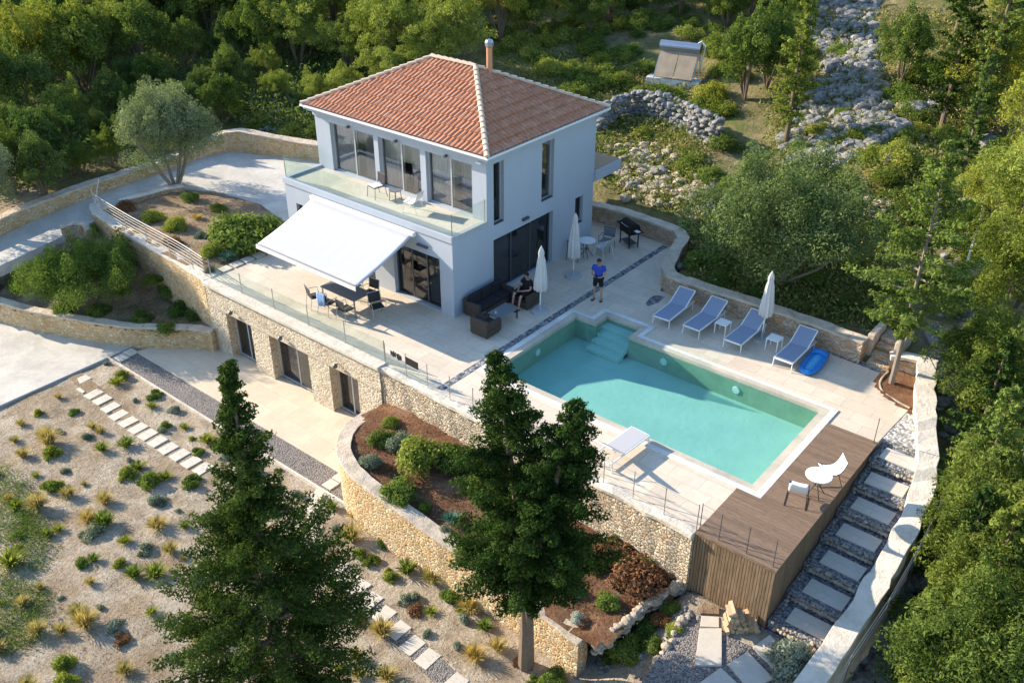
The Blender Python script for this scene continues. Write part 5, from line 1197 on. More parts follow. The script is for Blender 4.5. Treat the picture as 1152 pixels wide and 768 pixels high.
# standing man, looking down at something held in both hands
ST = dict(pelvis=(0,0,.95), waist=(0,.01,1.10), chest=(0,0,1.32), neck=(0,-.01,1.49), neck_top=(0,-.03,1.55), head=(0,-.06,1.64), crown=(0,-.05,1.72),
  shL=(.20,0,1.42), elL=(.27,-.02,1.13), wrL=(.13,-.24,1.07), palmL=(.06,-.30,1.10), shR=(-.20,0,1.42), elR=(-.27,-.02,1.13), wrR=(-.13,-.24,1.07), palmR=(-.06,-.30,1.10),
  hipL=(.10,0,.90), knL=(.13,-.02,.49), anL=(.15,.02,.09), toeL=(.17,-.15,.035), hipR=(-.10,0,.90), knR=(-.13,-.02,.49), anR=(-.15,.02,.09), toeR=(-.17,-.15,.035), face=(0,-1,-.45))
pp = at_z(672, 337, 0)
person((pp.x, pp.y, .01), R(20), ST, 'standing man in a royal blue shirt and black shorts looking down at his hands', 'shirt_blue', 'shorts_black', short_frac=.85)
o = MB().box(-.04, .04, -.008, .008, -.07, .07).build('phone', 'mesh_black', bevel=.004)
_m = Matrix.Translation((pp.x, pp.y, .01)) @ Matrix.Rotation(R(20), 4, 'Z') @ Matrix.Translation((0,-.34,1.14)) @ Matrix.Rotation(R(-50), 4, 'X'); o.matrix_world = _m
tag(o, 'small dark phone held by the standing man in blue', 'phone')
SI = dict(pelvis=(0,.10,.54), waist=(0,.18,.68), chest=(0,.20,.90), neck=(0,.17,1.07), neck_top=(0,.14,1.13), head=(0,.10,1.22), crown=(0,.11,1.30),
  shL=(.20,.17,1.00), elL=(.30,.02,.74), wrL=(.14,-.20,.72), palmL=(.08,-.27,.72), shR=(-.20,.17,1.00), elR=(-.30,.02,.74), wrR=(-.12,-.20,.68), palmR=(-.08,-.27,.68),
  hipL=(.10,.06,.53), knL=(.18,-.38,.56), anL=(.16,-.46,.09), toeL=(.18,-.62,.035), hipR=(-.10,.06,.53), knR=(-.16,-.38,.58), anR=(-.14,-.50,.09), toeR=(-.15,-.66,.035), face=(-.1,-1,-.3))
person((1.42, 2.42, .01), R(-8), SI, 'seated man in a black shirt and dark trousers in the rattan armchair', 'shirt_black', 'shorts_black', short_frac=.95)
# ------------------------------------------------------------------ firewood stack
Wd = empty('firewood_pile', (14.72,-4.98,-2.05), 'stack of split pale firewood logs leaning against the timber cladding', 'firewood')
rw_ = random.Random(8); n_ = 0
for lev in range(5):
    for i in range(7-lev if lev < 3 else 6-lev):
        m = MB(); L = .42+rw_.uniform(-.05, .05); k_ = rw_.choice((3, 4, 5)); r_ = rw_.uniform(.075, .105); a0 = rw_.uniform(0, 6)
        x = -.42+.13*i+.05*(lev % 2)+rw_.uniform(-.015, .015); z = .09+.145*lev; q = [(x+r_*math.cos(a0+2*math.pi*j/k_), z+r_*math.sin(a0+2*math.pi*j/k_)) for j in range(k_)]
        y0 = -.2+rw_.uniform(-.05, .05); M_ = Matrix.Rotation(R(40), 4, 'Z')
        vs = [M_ @ Vector((a, y0, b)) for a, b in q]+[M_ @ Vector((a, y0+L, b)) for a, b in q]
        m.add(vs, [tuple(range(k_)), tuple(range(k_, 2*k_))[::-1]]+[(j, (j+1) % k_, k_+(j+1) % k_, k_+j) for j in range(k_)]); m.build('log', rw_.choice(('log_wood', 'log_end', 'log_end')), Wd)
# ------------------------------------------------------------------ solar water heater on the hillside
hb = ground_at(762, 88); hz = hb.z+.15
S_ = empty('solar_water_heater', (hb.x, hb.y, hz), 'solar water heater with a silver tank on a pale concrete slab on the hillside', 'water heater', rz=R(14))
MB().box(-1.55, 1.45, -.9, .9, -.9, .0).build('concrete_base', 'coping_white', S_, bevel=.03)
m = MB(); m.tube([(-1.15, .15, 1.55), (1.15, .15, 1.55)], .29, 24); tk = m.build('tank', 'galvanised', S_)
m = MB(); m.tube([(1.152, .15, 1.55), (1.17, .15, 1.55)], .25, 20); m.build('end_cap', 'dark_frame', tk)
Mx = Matrix.Translation((0, .10, 1.30)) @ Matrix.Rotation(R(50), 4, 'X')
m = MB(); m.box(-1.05, -.03, .0, 1.75, -.04, .04, Matrix.Translation((0, -.95, .08)) @ Matrix.Rotation(R(52), 4, 'X')); m.box(.03, 1.05, .0, 1.75, -.04, .04, Matrix.Translation((0, -.95, .08)) @ Matrix.Rotation(R(52), 4, 'X'))
m.build('collector_panel', 'panel_glass', S_)
for x in (-1.1, 1.1):
    MB().tube([(x, .15, 1.3), (x, .6, 0)], .03, 6).build('leg', 'galvanised', S_); MB().tube([(x, .1, 1.3), (x, -.95, .02)], .03, 6).build('leg', 'galvanised', S_)
MB().tube([(1.1, .6, .05), (.0, .35, .75), (-1.1, .6, .05)], .02, 6).build('brace', 'dark_frame', S_)
MB().tube([(.95,.15,1.84),(1.15,.12,1.98),(1.40,.08,1.75),(1.30,0,1.0),(1.15,-.3,.1)], .035, 8).build('hose', 'hose', S_)
# ------------------------------------------------------------------ vegetation
def plant_tree(name, meshes, loc, label, cat='tree', group=None, rz=0, sc=1.0, crown_name='crown'):
    e = empty(name, loc, label, cat, group, rz); e.scale = sc if isinstance(sc, tuple) else (sc,)*3
    for nm, me in ((crown_name, meshes[0]), ('trunk', meshes[1])):
        o = bpy.data.objects.new(nm, me); COL.objects.link(o); o.parent = e
    return e
# the big conifers in front
m1 = conifer_tree(10.9, 2.75, 11, .046, 'leaf_conifer', first=.06, trunk_r=.18, nbr=330, tuft=54, prof=1.4, step=.16, lean=(0, 0), jag=.42, gap=.18)
plant_tree('conifer', m1, (6.75, -13.85, -3.45), 'large dark green pointed conifer in the lower left foreground', group=None)
m2 = conifer_tree(9.5, 1.85, 23, .046, 'leaf_conifer', first=.27, trunk_r=.19, nbr=220, tuft=56, prof=.85, step=.16, tips=((-1.05, .05), (1.05, .35)), jag=.36)
plant_tree('conifer', m2, (10.32, -8.66, -3.42), 'dark green twin-topped conifer with a bare trunk standing before the golden curved wall')
m3 = conifer_tree(8.3, 1.9, 31, .075, 'leaf_oak', first=.22, trunk_r=.085, nbr=130, tuft=26, prof=.8, gap=.3, bark='bark_grey', step=.2, jag=.5)
plant_tree('slim_pine', m3, (14.32, 5.95, 0), 'slender sparse conifer with a pale trunk growing from the soil pit at the terrace corner')
# olives
mo = broad_tree(5.2, 2.6, 130, 6, .055, 1700, 'leaf_olive', -.06, .17, .7, .85, 'bark_grey', .32, (.11, .27))
plant_tree('olive_tree', mo, (-19.35, .95, -.05), 'round silvery olive tree beside the drive behind the metal handrail')
plant_tree('olive_tree', mo, (-23.1, -7.0, -.5), 'silvery olive tree cut by the left edge of the picture beside the drive', rz=2.1, sc=.95)
mo2 = broad_tree(5.2, 4.2, 150, 9, .062, 1150, 'leaf_olive_green', .0, .17, .3, .85, 'bark_grey', .38, (.09, .20))
p = ground_at(872, 318); plant_tree('olive_tree', mo2, (p.x, p.y, p.z-.1), 'wide loose-crowned olive tree on the slope behind the loungers', rz=.4)
# forest prototypes
P_oak = [broad_tree(5.6, 2.3, 70, 40+i, .088, 1050, 'leaf_oak', .02, .13, .6, .85, aspect=.36, blob=(.12,.26)) for i in range(3)]
P_dark = [broad_tree(5.2, 2.4, 66, 50+i, .088, 1000, 'leaf_dark', .0, .13, .4, .8, aspect=.36, blob=(.12,.26)) for i in range(2)]
P_pine = [broad_tree(5.8, 2.6, 80, 60+i, .085, 1000, 'leaf_pine', .06, .13, .3, .72, aspect=.28, blob=(.11, .23)) for i in range(3)]
P_near = [broad_tree(5.6, 2.3, 110, 140+i, .062, 1500, 'leaf_near', .0, .13, .6, .8, aspect=.32, blob=(.11, .22)) for i in range(3)]
P_con = [conifer_tree(7.5, 1.35, 70+i, .10, 'leaf_conifer' if i else 'leaf_oak', first=.15, trunk_r=.13, nbr=110, tuft=18, prof=.75, step=.22, jag=.35) for i in range(3)]
P_cyp = [conifer_tree(9.5, .75, 80, .09, 'leaf_dark', first=.06, trunk_r=.14, nbr=170, tuft=22, prof=.5, step=.2)]
KIND = {'n': (P_near, 'evergreen_tree', 'dense green tree'), 'o': (P_oak, 'evergreen_oak', 'mid green evergreen tree'), 'd': (P_dark, 'evergreen_oak', 'dark shaded evergreen tree'), 'p': (P_pine, 'pine_tree', 'light green pine'), 'c': (P_con, 'conifer', 'pointed conifer'), 'y': (P_cyp, 'cypress', 'tall narrow dark cypress')}
rv = random.Random(77)
def forest(rows, group, where, clear=None):
    """rows of (base y pixel, [x pixels], kinds, scale)"""
    for ri, (by, xs, kinds, sc) in enumerate(rows):
        if False: pass
        for i, x in enumerate(xs):
            k_ = kinds[i % len(kinds)]; protos, nm, lab = KIND[k_]
            p = ground_at(x+rv.uniform(-9, 9), by+rv.uniform(-7, 7)); s_ = sc*rv.uniform(.85, 1.15)*(.58 if p.x > -33 and p.x < -15 and -2 < p.y < 13 else 1)
            plant_tree(nm, rv.choice(protos), (p.x, p.y, p.z-.15), '%s, %s from left, %s row %s' % (lab, ORD[i], ORD[ri], where), group=group, rz=rv.uniform(0, 6.28), sc=(s_*rv.uniform(.9, 1.1), s_*rv.uniform(.9, 1.1), s_))
forest([(218, [-14, 22, 60], 'dod', .62), (190, [8, 48, 88, 118], 'odoo', .72), (164, [28, 70, 112, 152, 190], 'dodoo', .75), (140, [-8, 34, 78, 120, 164, 208, 246], 'odpdodo', .95), (108, [10, 54, 98, 142, 186, 232, 272], 'opododd', 1), (76, [-10, 34, 80, 126, 172, 216, 260, 300], 'odopoodo', 1), (44, [12, 58, 104, 150, 196, 240, 286], 'popodop', 1.05), (12, [-8, 38, 84, 130, 176, 222, 268, 312], 'oppopoop', 1.05), (-24, [15, 62, 108, 155, 200, 248, 295], 'popodop', 1.1), (-62, [-10, 40, 88, 134, 180, 228, 276, 324], 'oppodpop', 1.1)], 'woodland beyond the drive wall', 'beyond the drive wall')
forest([(118, [318, 352, 392, 432], 'pppp', .72), (88, [300, 345, 388, 430, 470, 510], 'pppppp', .85), (52, [330, 376, 420, 466, 512, 556], 'pppopp', .95), (14, [350, 398, 446, 492, 540, 588, 632], 'popppop', 1), (-24, [345, 392, 440, 486, 534, 580, 626, 672], 'ppopppop', 1), (-60, [372, 424, 476, 528, 580, 630, 682, 734], 'popopopo', 1.1)], 'pines behind the roof', 'of pines behind the roof')
forest([(36, [585, 622, 660], 'opo', .62), (24, [690, 730, 772, 812, 850], 'oooop', .60), (-12, [600, 640, 680, 720, 764, 808, 852, 892], 'oppopopo', .8), (-50, [780, 826, 874, 920, 968, 1015, 1062, 1110], 'oopoopoo', .9)], 'trees above the water heater', 'uphill of the water heater')
def single(x, by, k_, sc, label, rz=None, zoff=-.15, i=0):
    protos, nm, _ = KIND[k_]; p = ground_at(x, by); e = plant_tree(nm, protos[i % len(protos)], (p.x, p.y, p.z+zoff), label, group=None, rz=rz or rv.uniform(0, 6), sc=sc); return e
single(838, 112, 'o', .85, 'bushy green tree directly right of the solar water heater')
single(884, 160, 'c', .92, 'dense dark conifer between the water heater and the rock slope')
single(862, 100, 'o', .8, 'round green tree uphill of the dense dark conifer beside the rock slope')
single(900, 35, 'o', .5, 'small green tree at the top of the picture left of the rock scree')
single(1012, 98, 'o', .72, 'round bright green tree on the right edge of the rock scree')
single(1058, 148, 'c', .95, 'leaning-trunk conifer on the slope above the slim pine, right of the rock scree', i=1)
single(1092, 168, 'y', 1.0, 'tall narrow dark cypress near the top right corner')
single(1078, 212, 'y', .6, 'shorter narrow cypress below the tall cypress at the upper right')
single(1130, 150, 'p', 1.0, 'broad light green pine touching the right edge, upper one', i=1)
single(1165, 110, 'o', 1.1, 'green tree cut off by the right edge near the top corner')
single(1120, 60, 'p', 1.0, 'light green pine at the top right, above the broad right-edge pine', i=2)
single(1075, 40, 'c', 1.0, 'conifer at the top edge right of the scree', i=2)
single(1140, 300, 'p', 1.0, 'light green pine touching the right edge, level with the villa terrace', i=0)
single(1172, 245, 'p', 1.1, 'light green pine mostly outside the right edge')
single(1100, 262, 'p', .62, 'small light green pine between the cypress and the right-edge pines')
def crown_at(x, y, zc, k_, sc, label, i=0):
    protos, nm, _ = KIND[k_]; p = at_z(x, y, zc); g = terrain(p.x, p.y); return plant_tree(nm, protos[i % len(protos)], (p.x, p.y, g-.2), label, rz=rv.uniform(0, 6), sc=sc)
crown_at(1114, 392, .0, 'n', 0.94, 'bright green tree at the right edge just below the leaning wire line', 0)
crown_at(1086, 452, -.3, 'n', 0.73, 'bright green bushy tree overhanging the top of the winding side wall', 1)
crown_at(1126, 478, .0, 'n', 0.99, 'dense green tree at the right edge beside the white gravel corner', 2)
crown_at(1104, 548, -.2, 'c', 0.77, 'green conifer at the right edge level with the deck table', 0)
crown_at(1088, 592, -.6, 'n', 0.82, 'dense green tree outside the side wall beside the stair slabs', 1)
crown_at(1136, 588, .2, 'n', 1.05, 'green tree cut by the right edge beside the stair slabs', 0)
crown_at(1104, 668, -.4, 'n', 0.96, 'dense green tree outside the side wall, lower right', 2)
crown_at(1075, 742, -.9, 'n', 0.82, 'green tree at the bottom right corner nearest the side wall', 1)
crown_at(1126, 742, -.2, 'n', 1.11, 'green tree filling the bottom right corner of the picture', 0)
crown_at(1138, 535, .6, 'p', 0.76, 'yellow-green pine at the right edge half way down', 1)
crown_at(1070, 300, .6, 'n', 0.47, 'small green tree right of the slim pine at the upper side slope', 0)
crown_at(1062, 690, -1.2, 'n', .50, 'small dense green tree in the dark gully outside the lower side wall', 0)
crown_at(1082, 640, -1.0, 'c', .70, 'narrow conifer rising from the gully beside the stair slabs', 1)
crown_at(1098, 500, -.2, 'c', .75, 'spiky conifer beside the bend of the winding side wall', 2)
crown_at(1130, 620, .4, 'c', .85, 'spiky conifer in the middle of the dense trees at the right edge', 0)
# shrubs ----------------------------------------------------------------
SH = {
 'green': [bush_mesh(.6, .6, 1+i, .045, 5200, 'leaf_shrub', 16) for i in range(2)], 'dark': [bush_mesh(.6, .55, 11, .045, 5200, 'leaf_oak', 16)], 'lime': [bush_mesh(.6, .6, 21, .040, 5200, 'leaf_lime', 18)],
 'grey': [bush_mesh(.5, .55, 31, .032, 8000, 'leaf_grey', 14)], 'silver': [bush_mesh(.4, .4, 41, .035, 6000, 'leaf_silver', 10)], 'brown': [bush_mesh(.6, .5, 51, .045, 4200, 'leaf_brown', 14)],
 'blue': [tuft_mesh(.5, .4, 61, 160, 'leaf_bluegreen', .016)], 'wild': [bush_mesh(1.0, 1.0, 71+i, .06, 1800, m_, 30, .34, (.2, .42)) for i, m_ in enumerate(('leaf_shrub', 'leaf_oak', 'leaf_pine'))], 'straw': [tuft_mesh(.55, .6, 91, 320, 'leaf_straw', .010)]}
def shrub(kind, loc, s, label, name='shrub', cat='shrub', group=None, flat=1.0):
    me = rv.choice(SH[kind]); o = bpy.data.objects.new(name, me); COL.objects.link(o); o.location = loc; o.rotation_euler.z = rv.uniform(0, 6.28); o.scale = (s, s, s*flat); return tag(o, label, cat, group)
def shrub_px(kind, u, v, zf, s, label, **k):
    p = at_z(u, v, 0)
    z = 0
    for _ in range(4): p = at_z(u, v, z); z = zf(p.x, p.y)
    p = at_z(u, v, z); return shrub(kind, (p.x, p.y, z-.02), s, label, **k)
for a in [('dark',427,497,.85,'rounded green shrub in the corner of the red bed nearest the stone facade'), ('grey',419,523,.85,'grey-green ball shrub at the left end of the red bed'), ('green',449,560,1.0,'spreading green shrub against the inner edge of the curved wall'), ('lime',472,522,1.55,'large yellow-green flowering shrub in the middle of the red bed'), ('grey',452,502,1.1,'greyish shrub behind the large yellow-green one'), ('dark',512,520,1.3,'dark green shrub right of the large yellow-green one'), ('green',476,572,.45,'small green shrub on bare red soil by the curved wall'), ('blue',508,586,.8,'small bluish plant left of the twin-topped conifer'), ('dark',533,622,.95,'dark green shrub beneath the left side of the twin-topped conifer'), ('green',545,545,1.0,'green shrub hidden behind the twin-topped conifer'), ('silver',640,666,.85,'silver-blue ball plant on red soil right of the conifer trunk'), ('silver',649,697,.62,'small silver plant on red soil near the end of the curved wall'), ('green',684,680,.62,'sparse olive shrub in the middle of the lower red bed'), ('lime',726,638,.75,'lime green shrub near the terrace wall and timber deck'), ('dark',696,610,.9,'green shrub at the foot of the terrace wall right of the conifer'), ('dark',672,636,.6,'small dark shrub right of the twin-topped conifer crown'), ('brown',712,656,1.5,'wide reddish brown low shrub in the lower red bed'), ('brown',690,625,1.1,'reddish low shrub near the terrace wall'), ('brown',752,648,.8,'dark brown shrub in the red bed corner by the deck'), ('lime',440,478,.6,'yellowish shrub climbing at the corner of the stone facade'), ('grey',500,600,.5,'pale grey low plant near the curved wall top')]:
    shrub_px(a[0], a[1], a[2], bed_z, a[3], a[4])
up0 = lambda x, y: 0.02
for a in [('green',280,274,2.7,'large rounded green shrub between the planted bed and the awning', .95), ('lime',172,249,1.0,'pale green shrub in the planted bed nearest the olive tree', 1), ('lime',199,258,1.05,'pale green shrub right of its twin in the planted bed', 1), ('lime',238,287,.95,'light green shrub near the pavers in the planted bed', 1), ('brown',196,276,.85,'rusty brown shrub beside the metal handrail', 1), ('brown',141,236,.9,'dark rusty shrub at the drive end of the metal handrail', 1), ('blue',257,292,1.0,'blue-green spiky plant beside the row of pavers', 1), ('grey',226,268,.8,'grey flowering shrub in the middle of the planted bed', .7), ('green',213,224,.9,'green shrub along the parking edge of the planted bed', .7), ('dark',245,235,.8,'low dark shrub along the parking edge right of the olive tree', .6), ('straw',222,247,.7,'dry straw coloured clump in the planted bed', .8), ('grey',236,305,.6,'small grey-green plant at the end of the metal handrail', .8), ('green',262,262,.6,'small green shrub left of the large rounded shrub', .8)]:
    shrub_px(a[0], a[1], a[2], up0, a[3], a[4], flat=a[5])
bigb = broad_tree(1.95, 3.1, 120, 15, .055, 1900, 'leaf_shrub', .0, .07, .4, .75, aspect=.3, blob=(.12, .20))
plant_tree('feathery_shrub', bigb, (-15.9, -6.0, planter_z(-15.9, -6.0)-.1), 'wide feathery green shrub filling the bed above the curved yard wall', 'shrub')
for a in [('dark',205,350,1.0,'dark green shrub by the foot of the high retaining wall'), ('dark',226,356,1.05,'rounded dark shrub in the corner of the bed at the stone facade'), ('green',190,330,1.0,'climbing green shrub against the high retaining wall'), ('dark',160,360,.9,'low dark shrub spilling over the yard wall'), ('dark',110,352,.9,'low dark shrub beneath the feathery shrub'), ('dark',75,350,.9,'low shrub at the left of the bed above the yard wall'), ('green',187,372,.75,'green shrub hanging over the top of the yard wall'), ('green',20,325,1.0,'green shrub at the far left end of the bed'), ('dark',140,330,.7,'small dark shrub between the feathery shrub and high wall'), ('green',100,262,.8,'green shrub beside the curved stone stub by the drive'), ('dark',170,318,.8,'dark shrub against the middle of the high retaining wall')]:
    shrub_px(a[0], a[1], a[2], planter_z, a[3], a[4])
gz = lambda x, y: terrain(x, y)
for a in [('green',730,709,.7,'bright green shrub below the crooked pale stones'), ('green',709,735,.95,'taller bright green shrub at the bottom, right of the curved wall end'), ('dark',690,742,.6,'low dark shrub next to the curved wall end'), ('green',755,687,.5,'small green shrub beside the timber cladding'), ('lime',760,712,.55,'yellowish shrub left of the long upright slab'), ('green',622,766,.7,'green shrub at the bottom edge in front of the curved wall'), ('brown',745,700,.6,'brown dry plant among the lower rocks'), ('grey',884,752,1.7,'pale olive green shrub at the bottom beside the lowest landing slab'), ('dark',735,728,.6,'dark shrub among the lower rocks')]:
    shrub_px(a[0], a[1], a[2], gz, a[3], a[4])
# the dry garden, planted in rows ----------------------------------------
G = {'green': [tuft_mesh(.26, .26, 101+i, 150, 'leaf_shrub', .011) for i in range(2)]+[bush_mesh(.22, .22, 107, .026, 26000, 'leaf_shrub', 9)], 'lime': [bush_mesh(.26, .24, 103, .026, 18000, 'leaf_lime', 10), tuft_mesh(.3, .26, 104, 170, 'leaf_lime', .010)], 'straw': [tuft_mesh(.30, .34, 105+i, 260, 'leaf_straw', .007) for i in range(2)], 'grey': [bush_mesh(.24, .2, 108, .024, 24000, 'leaf_grey', 9), bush_mesh(.2, .2, 109, .022, 26000, 'leaf_grey', 7)], 'dark': [bush_mesh(.22, .2, 110, .026, 26000, 'leaf_oak', 8)], 'brown': [bush_mesh(.25, .16, 112, .028, 14000, 'leaf_brown', 8)]}
GL = {'green': 'green tuft', 'lime': 'yellow-green tuft', 'straw': 'dry straw tuft', 'grey': 'grey-green cushion plant', 'dark': 'dark green cushion plant', 'brown': 'brown dried plant'}
stones_xy = [o.location.copy() for o in bpy.data.objects if o.name.startswith('stepping_stone')]
def visible(p, mg=15):
    d = Vector(p)-CAM; z = d.dot(CF); u = 576+F_PX*d.dot(CR)/z; v = 384-F_PX*d.dot(CU)/z; return -mg < u < 1152+mg and -mg < v < 768+mg
nplants = 0
ys = [-8.05+.0*0, -8.6]+[-10.35-.86*i for i in range(16)]
for ri, y0 in enumerate(ys):
    n_in = 0; x = -12.1+(.45 if ri % 2 else 0)
    while x < 12.5:
        xx = x+rv.uniform(-.34, .34); yy = y0+rv.uniform(-.36, .36); x += .95*rv.uniform(.85, 1.3)
        if xx > .2 and yy > -8.35: continue
        if any((s_.x-xx)**2+(s_.y-yy)**2 < .2 for s_ in stones_xy): continue
        z = terrain(xx, yy)
        if not visible((xx, yy, z)): continue
        if rv.random() < .12: continue
        k_ = rv.choices(['green','lime','straw','grey','dark','brown'], [.24, .22, .34, .16, .02, .02])[0] if ri > 1 else rv.choices(['grey','dark','lime','brown'], [.45, .25, .25, .05])[0]
        me = rv.choice(G[k_]); o = bpy.data.objects.new('garden_plant', me); COL.objects.link(o); s_ = rv.choice((.6, .8, .95, 1.1, 1.3, 1.7))*rv.uniform(.85, 1.15); o.location = (xx, yy, z-.02); o.rotation_euler.z = rv.uniform(0, 6.28); o.scale = (s_, s_, s_*rv.uniform(.8, 1.15))
        w_ = 'above the stone path' if ri < 2 else 'below the stone path'
        r_i = ri if ri < 2 else ri-2
        tag(o, '%s, %s from the yard in the %s row %s' % (GL[k_], ORD[n_in], ORD[r_i], w_), 'garden plant', 'low plants of the dry garden'); n_in += 1; nplants += 1
# wild patch of green at the far left, dry litter over the soil: uncountable
def scatter_leaves(name, n, sampler, mat, size, height, seed, kind='stuff', clump=6, spread=.18):
    rng = np.random.default_rng(seed); C = []; rr_ = random.Random(seed)
    for _ in range(n):
        p = sampler(rr_)
        if p is None: continue
        q = rng.normal(0, spread, (clump, 3)); q[:, 2] = np.abs(q[:, 2])*height/spread*.6; C.append(np.array(p)+q)
    C = np.concatenate(C); N = np.tile(np.array((0, 0, .6)), (len(C), 1)); me = leaf_mesh(name, C, N, size, .35, rng, 1.0, mat); o = bpy.data.objects.new(name, me); COL.objects.link(o); return tag(o, kind=kind)
def in_poly(poly, r_):
    xs = [p[0] for p in poly]; ys_ = [p[1] for p in poly]
    while True:
        x = r_.uniform(min(xs), max(xs)); y = r_.uniform(min(ys_), max(ys_))
        if sum(((a[1] > y) != (b[1] > y)) and (x < (b[0]-a[0])*(y-a[1])/(b[1]-a[1])+a[0]) for a, b in zip(poly, poly[1:]+poly[:1])) % 2: return x, y
def px_sampler(polys):
    ar = [(max(p[0] for p in P)-min(p[0] for p in P))*(max(p[1] for p in P)-min(p[1] for p in P)) for P in polys]
    def f(r_):
        P = r_.choices(polys, ar)[0]; g = ground_at(*in_poly(P, r_)); return (g.x, g.y, g.z)
    return f
def w_sampler(poly, mask=None):
    def f(r_):
        for _ in range(20):
            x, y = in_poly(poly, r_)
            if mask is None or mask(x, y): return (x, y, terrain(x, y))
    return f
scatter_leaves('wild_greenery', 2200, px_sampler([[(-5,520),(35,545),(40,600),(-5,615)], [(-5,640),(30,655),(55,670),(50,720),(-5,740)], [(20,560),(60,590),(50,640),(10,640)]]), 'leaf_shrub', .035, .14, 5)
scatter_leaves('dry_litter', 6500, w_sampler([(-12.3,-8),(-.5,-8),(2,-8.6),(12,-8.6),(12,-14),(4,-22),(-12.3,-22)], lambda x, y: noise.noise(Vector((x*.9, y*.9, 4))) > -.1), 'leaf_straw', .020, .03, 6, clump=7, spread=.22)
scatter_leaves('dry_weeds', 1800, w_sampler([(-12.3,-8),(-.5,-8),(12,-8.6),(12,-14),(4,-22),(-12.3,-22)], lambda x, y: noise.noise(Vector((x*.6, y*.6, 14))) > .1), 'leaf_brown', .022, .05, 7, clump=7, spread=.2)
# hillside ground cover
HILLP = [[(640,20),(860,0),(1150,0),(1150,330),(1090,340),(1000,400),(780,300),(690,200)], [(250,90),(640,0),(700,60),(330,170)]]
scatter_leaves('dry_grass', 9000, px_sampler([[(770,250),(1000,250),(1010,375),(900,352),(790,320)], [(660,60),(790,95),(800,250),(690,215)], [(860,10),(1150,10),(1130,280),(1000,250),(870,230)], [(250,110),(350,120),(350,160),(290,150)]]), 'leaf_straw', .085, .25, 8, clump=6, spread=.28)
scatter_leaves('green_undergrowth', 8000, px_sampler([[(770,250),(1000,250),(1010,375),(900,352),(790,320)], [(560,10),(790,95),(800,250),(690,215),(560,60)], [(860,10),(1150,10),(1130,280),(1000,250),(870,230)], [(250,90),(560,30),(350,160),(290,150)]]), 'leaf_oak', .10, .30, 9, clump=7, spread=.35)
scatter_leaves('forest_floor_leaves', 7000, px_sampler([[(-20,-60),(640,-60),(350,150),(240,140),(-20,230)]]), 'leaf_dark', .13, .8, 10, clump=9, spread=.55)
scatter_leaves('gully_undergrowth', 2500, w_sampler([(17.9,-9),(23,-9),(22,14),(15.6,12),(16.5,6),(17.4,3)]), 'leaf_oak', .07, .30, 12, clump=7, spread=.3)
# wild bushes on the slope
wb = [(915,20,.9),(960,60,.8),(925,95,.8),(950,130,.8),(900,170,1.0),(985,150,.8),(905,135,.7),(775,150,.9),(800,200,1.0),(825,215,1.1),(1030,90,1.1),(1110,120,1.2),(1140,170,1.1),(1095,195,1.0),(1150,240,1.2),(870,300,1.0),(920,320,.9),(950,345,.8),(830,85,1.0),(800,60,1.1),(775,40,1.1),(560,40,1.3),(590,35,1.2),(720,80,.8),(655,88,1.2),(680,100,1.3),(700,95,1.1),(640,112,1.0),(715,112,.9),(622,80,1.2),(600,62,1.2),(665,60,1.3),(700,62,1.1),(625,40,1.3),(760,112,1.0),(790,120,1.1),(812,128,1.2),(745,132,.8),(722,150,.8),(815,165,1.2),(775,188,1.1),(945,62,1.1),(980,182,1.2),(960,160,1.1),(1015,180,1.3),(1000,205,1.1),(925,150,1.0),(940,210,1.3),(1015,240,1.2),(1040,190,1.0),(700,30,1.2),(740,28,1.2),(660,22,1.3),(790,300,1.1),(810,318,.9),(850,335,.7),(1100,330,1.2),(1075,250,1.1),(1030,150,.9),(1075,345,1.0),(1120,225,1.3),(330,152,1.1),(355,150,.9),(290,140,1.0),(268,128,1.2),(305,160,.8),(960,300,.8),(1000,330,.9),(1045,215,1.0),(905,60,1.1),(1140,200,1.3),(990,260,1.0),(1050,320,1.0),(1090,290,1.0),(870,20,1.1)]
regs = lambda u, v: 'behind the villa roof, left side' if u < 400 else 'uphill of the villa roof' if v < 75 and u < 760 else 'between the villa and the water heater' if u < 735 else 'on the slope around the dry stone wall' if u < 830 else 'behind the loungers wall' if v > 285 and u < 1010 else 'around the rock scree' if u < 1050 else 'on the right-hand slope'
cnt = {}
for (u, v, s_) in sorted(wb):
    rg = regs(u, v); cnt[rg] = cnt.get(rg, 0)+1; p = ground_at(u, v)
    shrub('wild', (p.x, p.y, p.z-.15), s_*.85, 'wild green bush, %s from the left %s' % (ORD[cnt[rg]-1], rg), name='wild_bush', cat='bush', group='wild bushes on the hillside')
# rocks ------------------------------------------------------------------
def px_rocks(name, polys, n, lo, hi, mat, seed, sub=1, kind='stuff'):
    r_ = random.Random(seed); f = px_sampler(polys); pts = []; sz = []
    for _ in range(n): p = f(r_); s_ = lo+(hi-lo)*r_.random()**2.2; pts.append(Vector(p)+Vector((0, 0, s_*.12))); sz.append(s_)
    o = scatter_rocks(name, pts, sz, mat, seed, sub); return tag(o, kind=kind)
px_rocks('grey_scree', [[(935,-20),(990,-20),(985,60),(1002,120),(1010,150),(960,180),(900,185),(880,160),(905,110),(930,80),(905,20)], [(880,165),(960,175),(940,200),(890,195)]], 1500, .16, .8, 'rock_grey', 51, 2)
px_rocks('loose_rubble', [[(690,165),(730,160),(750,235),(705,225),(685,190)], [(790,190),(830,230),(780,250),(760,215)], [(1000,110),(1050,120),(1040,180),(1005,170)], [(680,165),(760,160),(770,240),(700,225)], [(1090,140),(1150,130),(1150,210),(1100,200)]], 620, .13, .6, 'rock_pale', 52, 2)
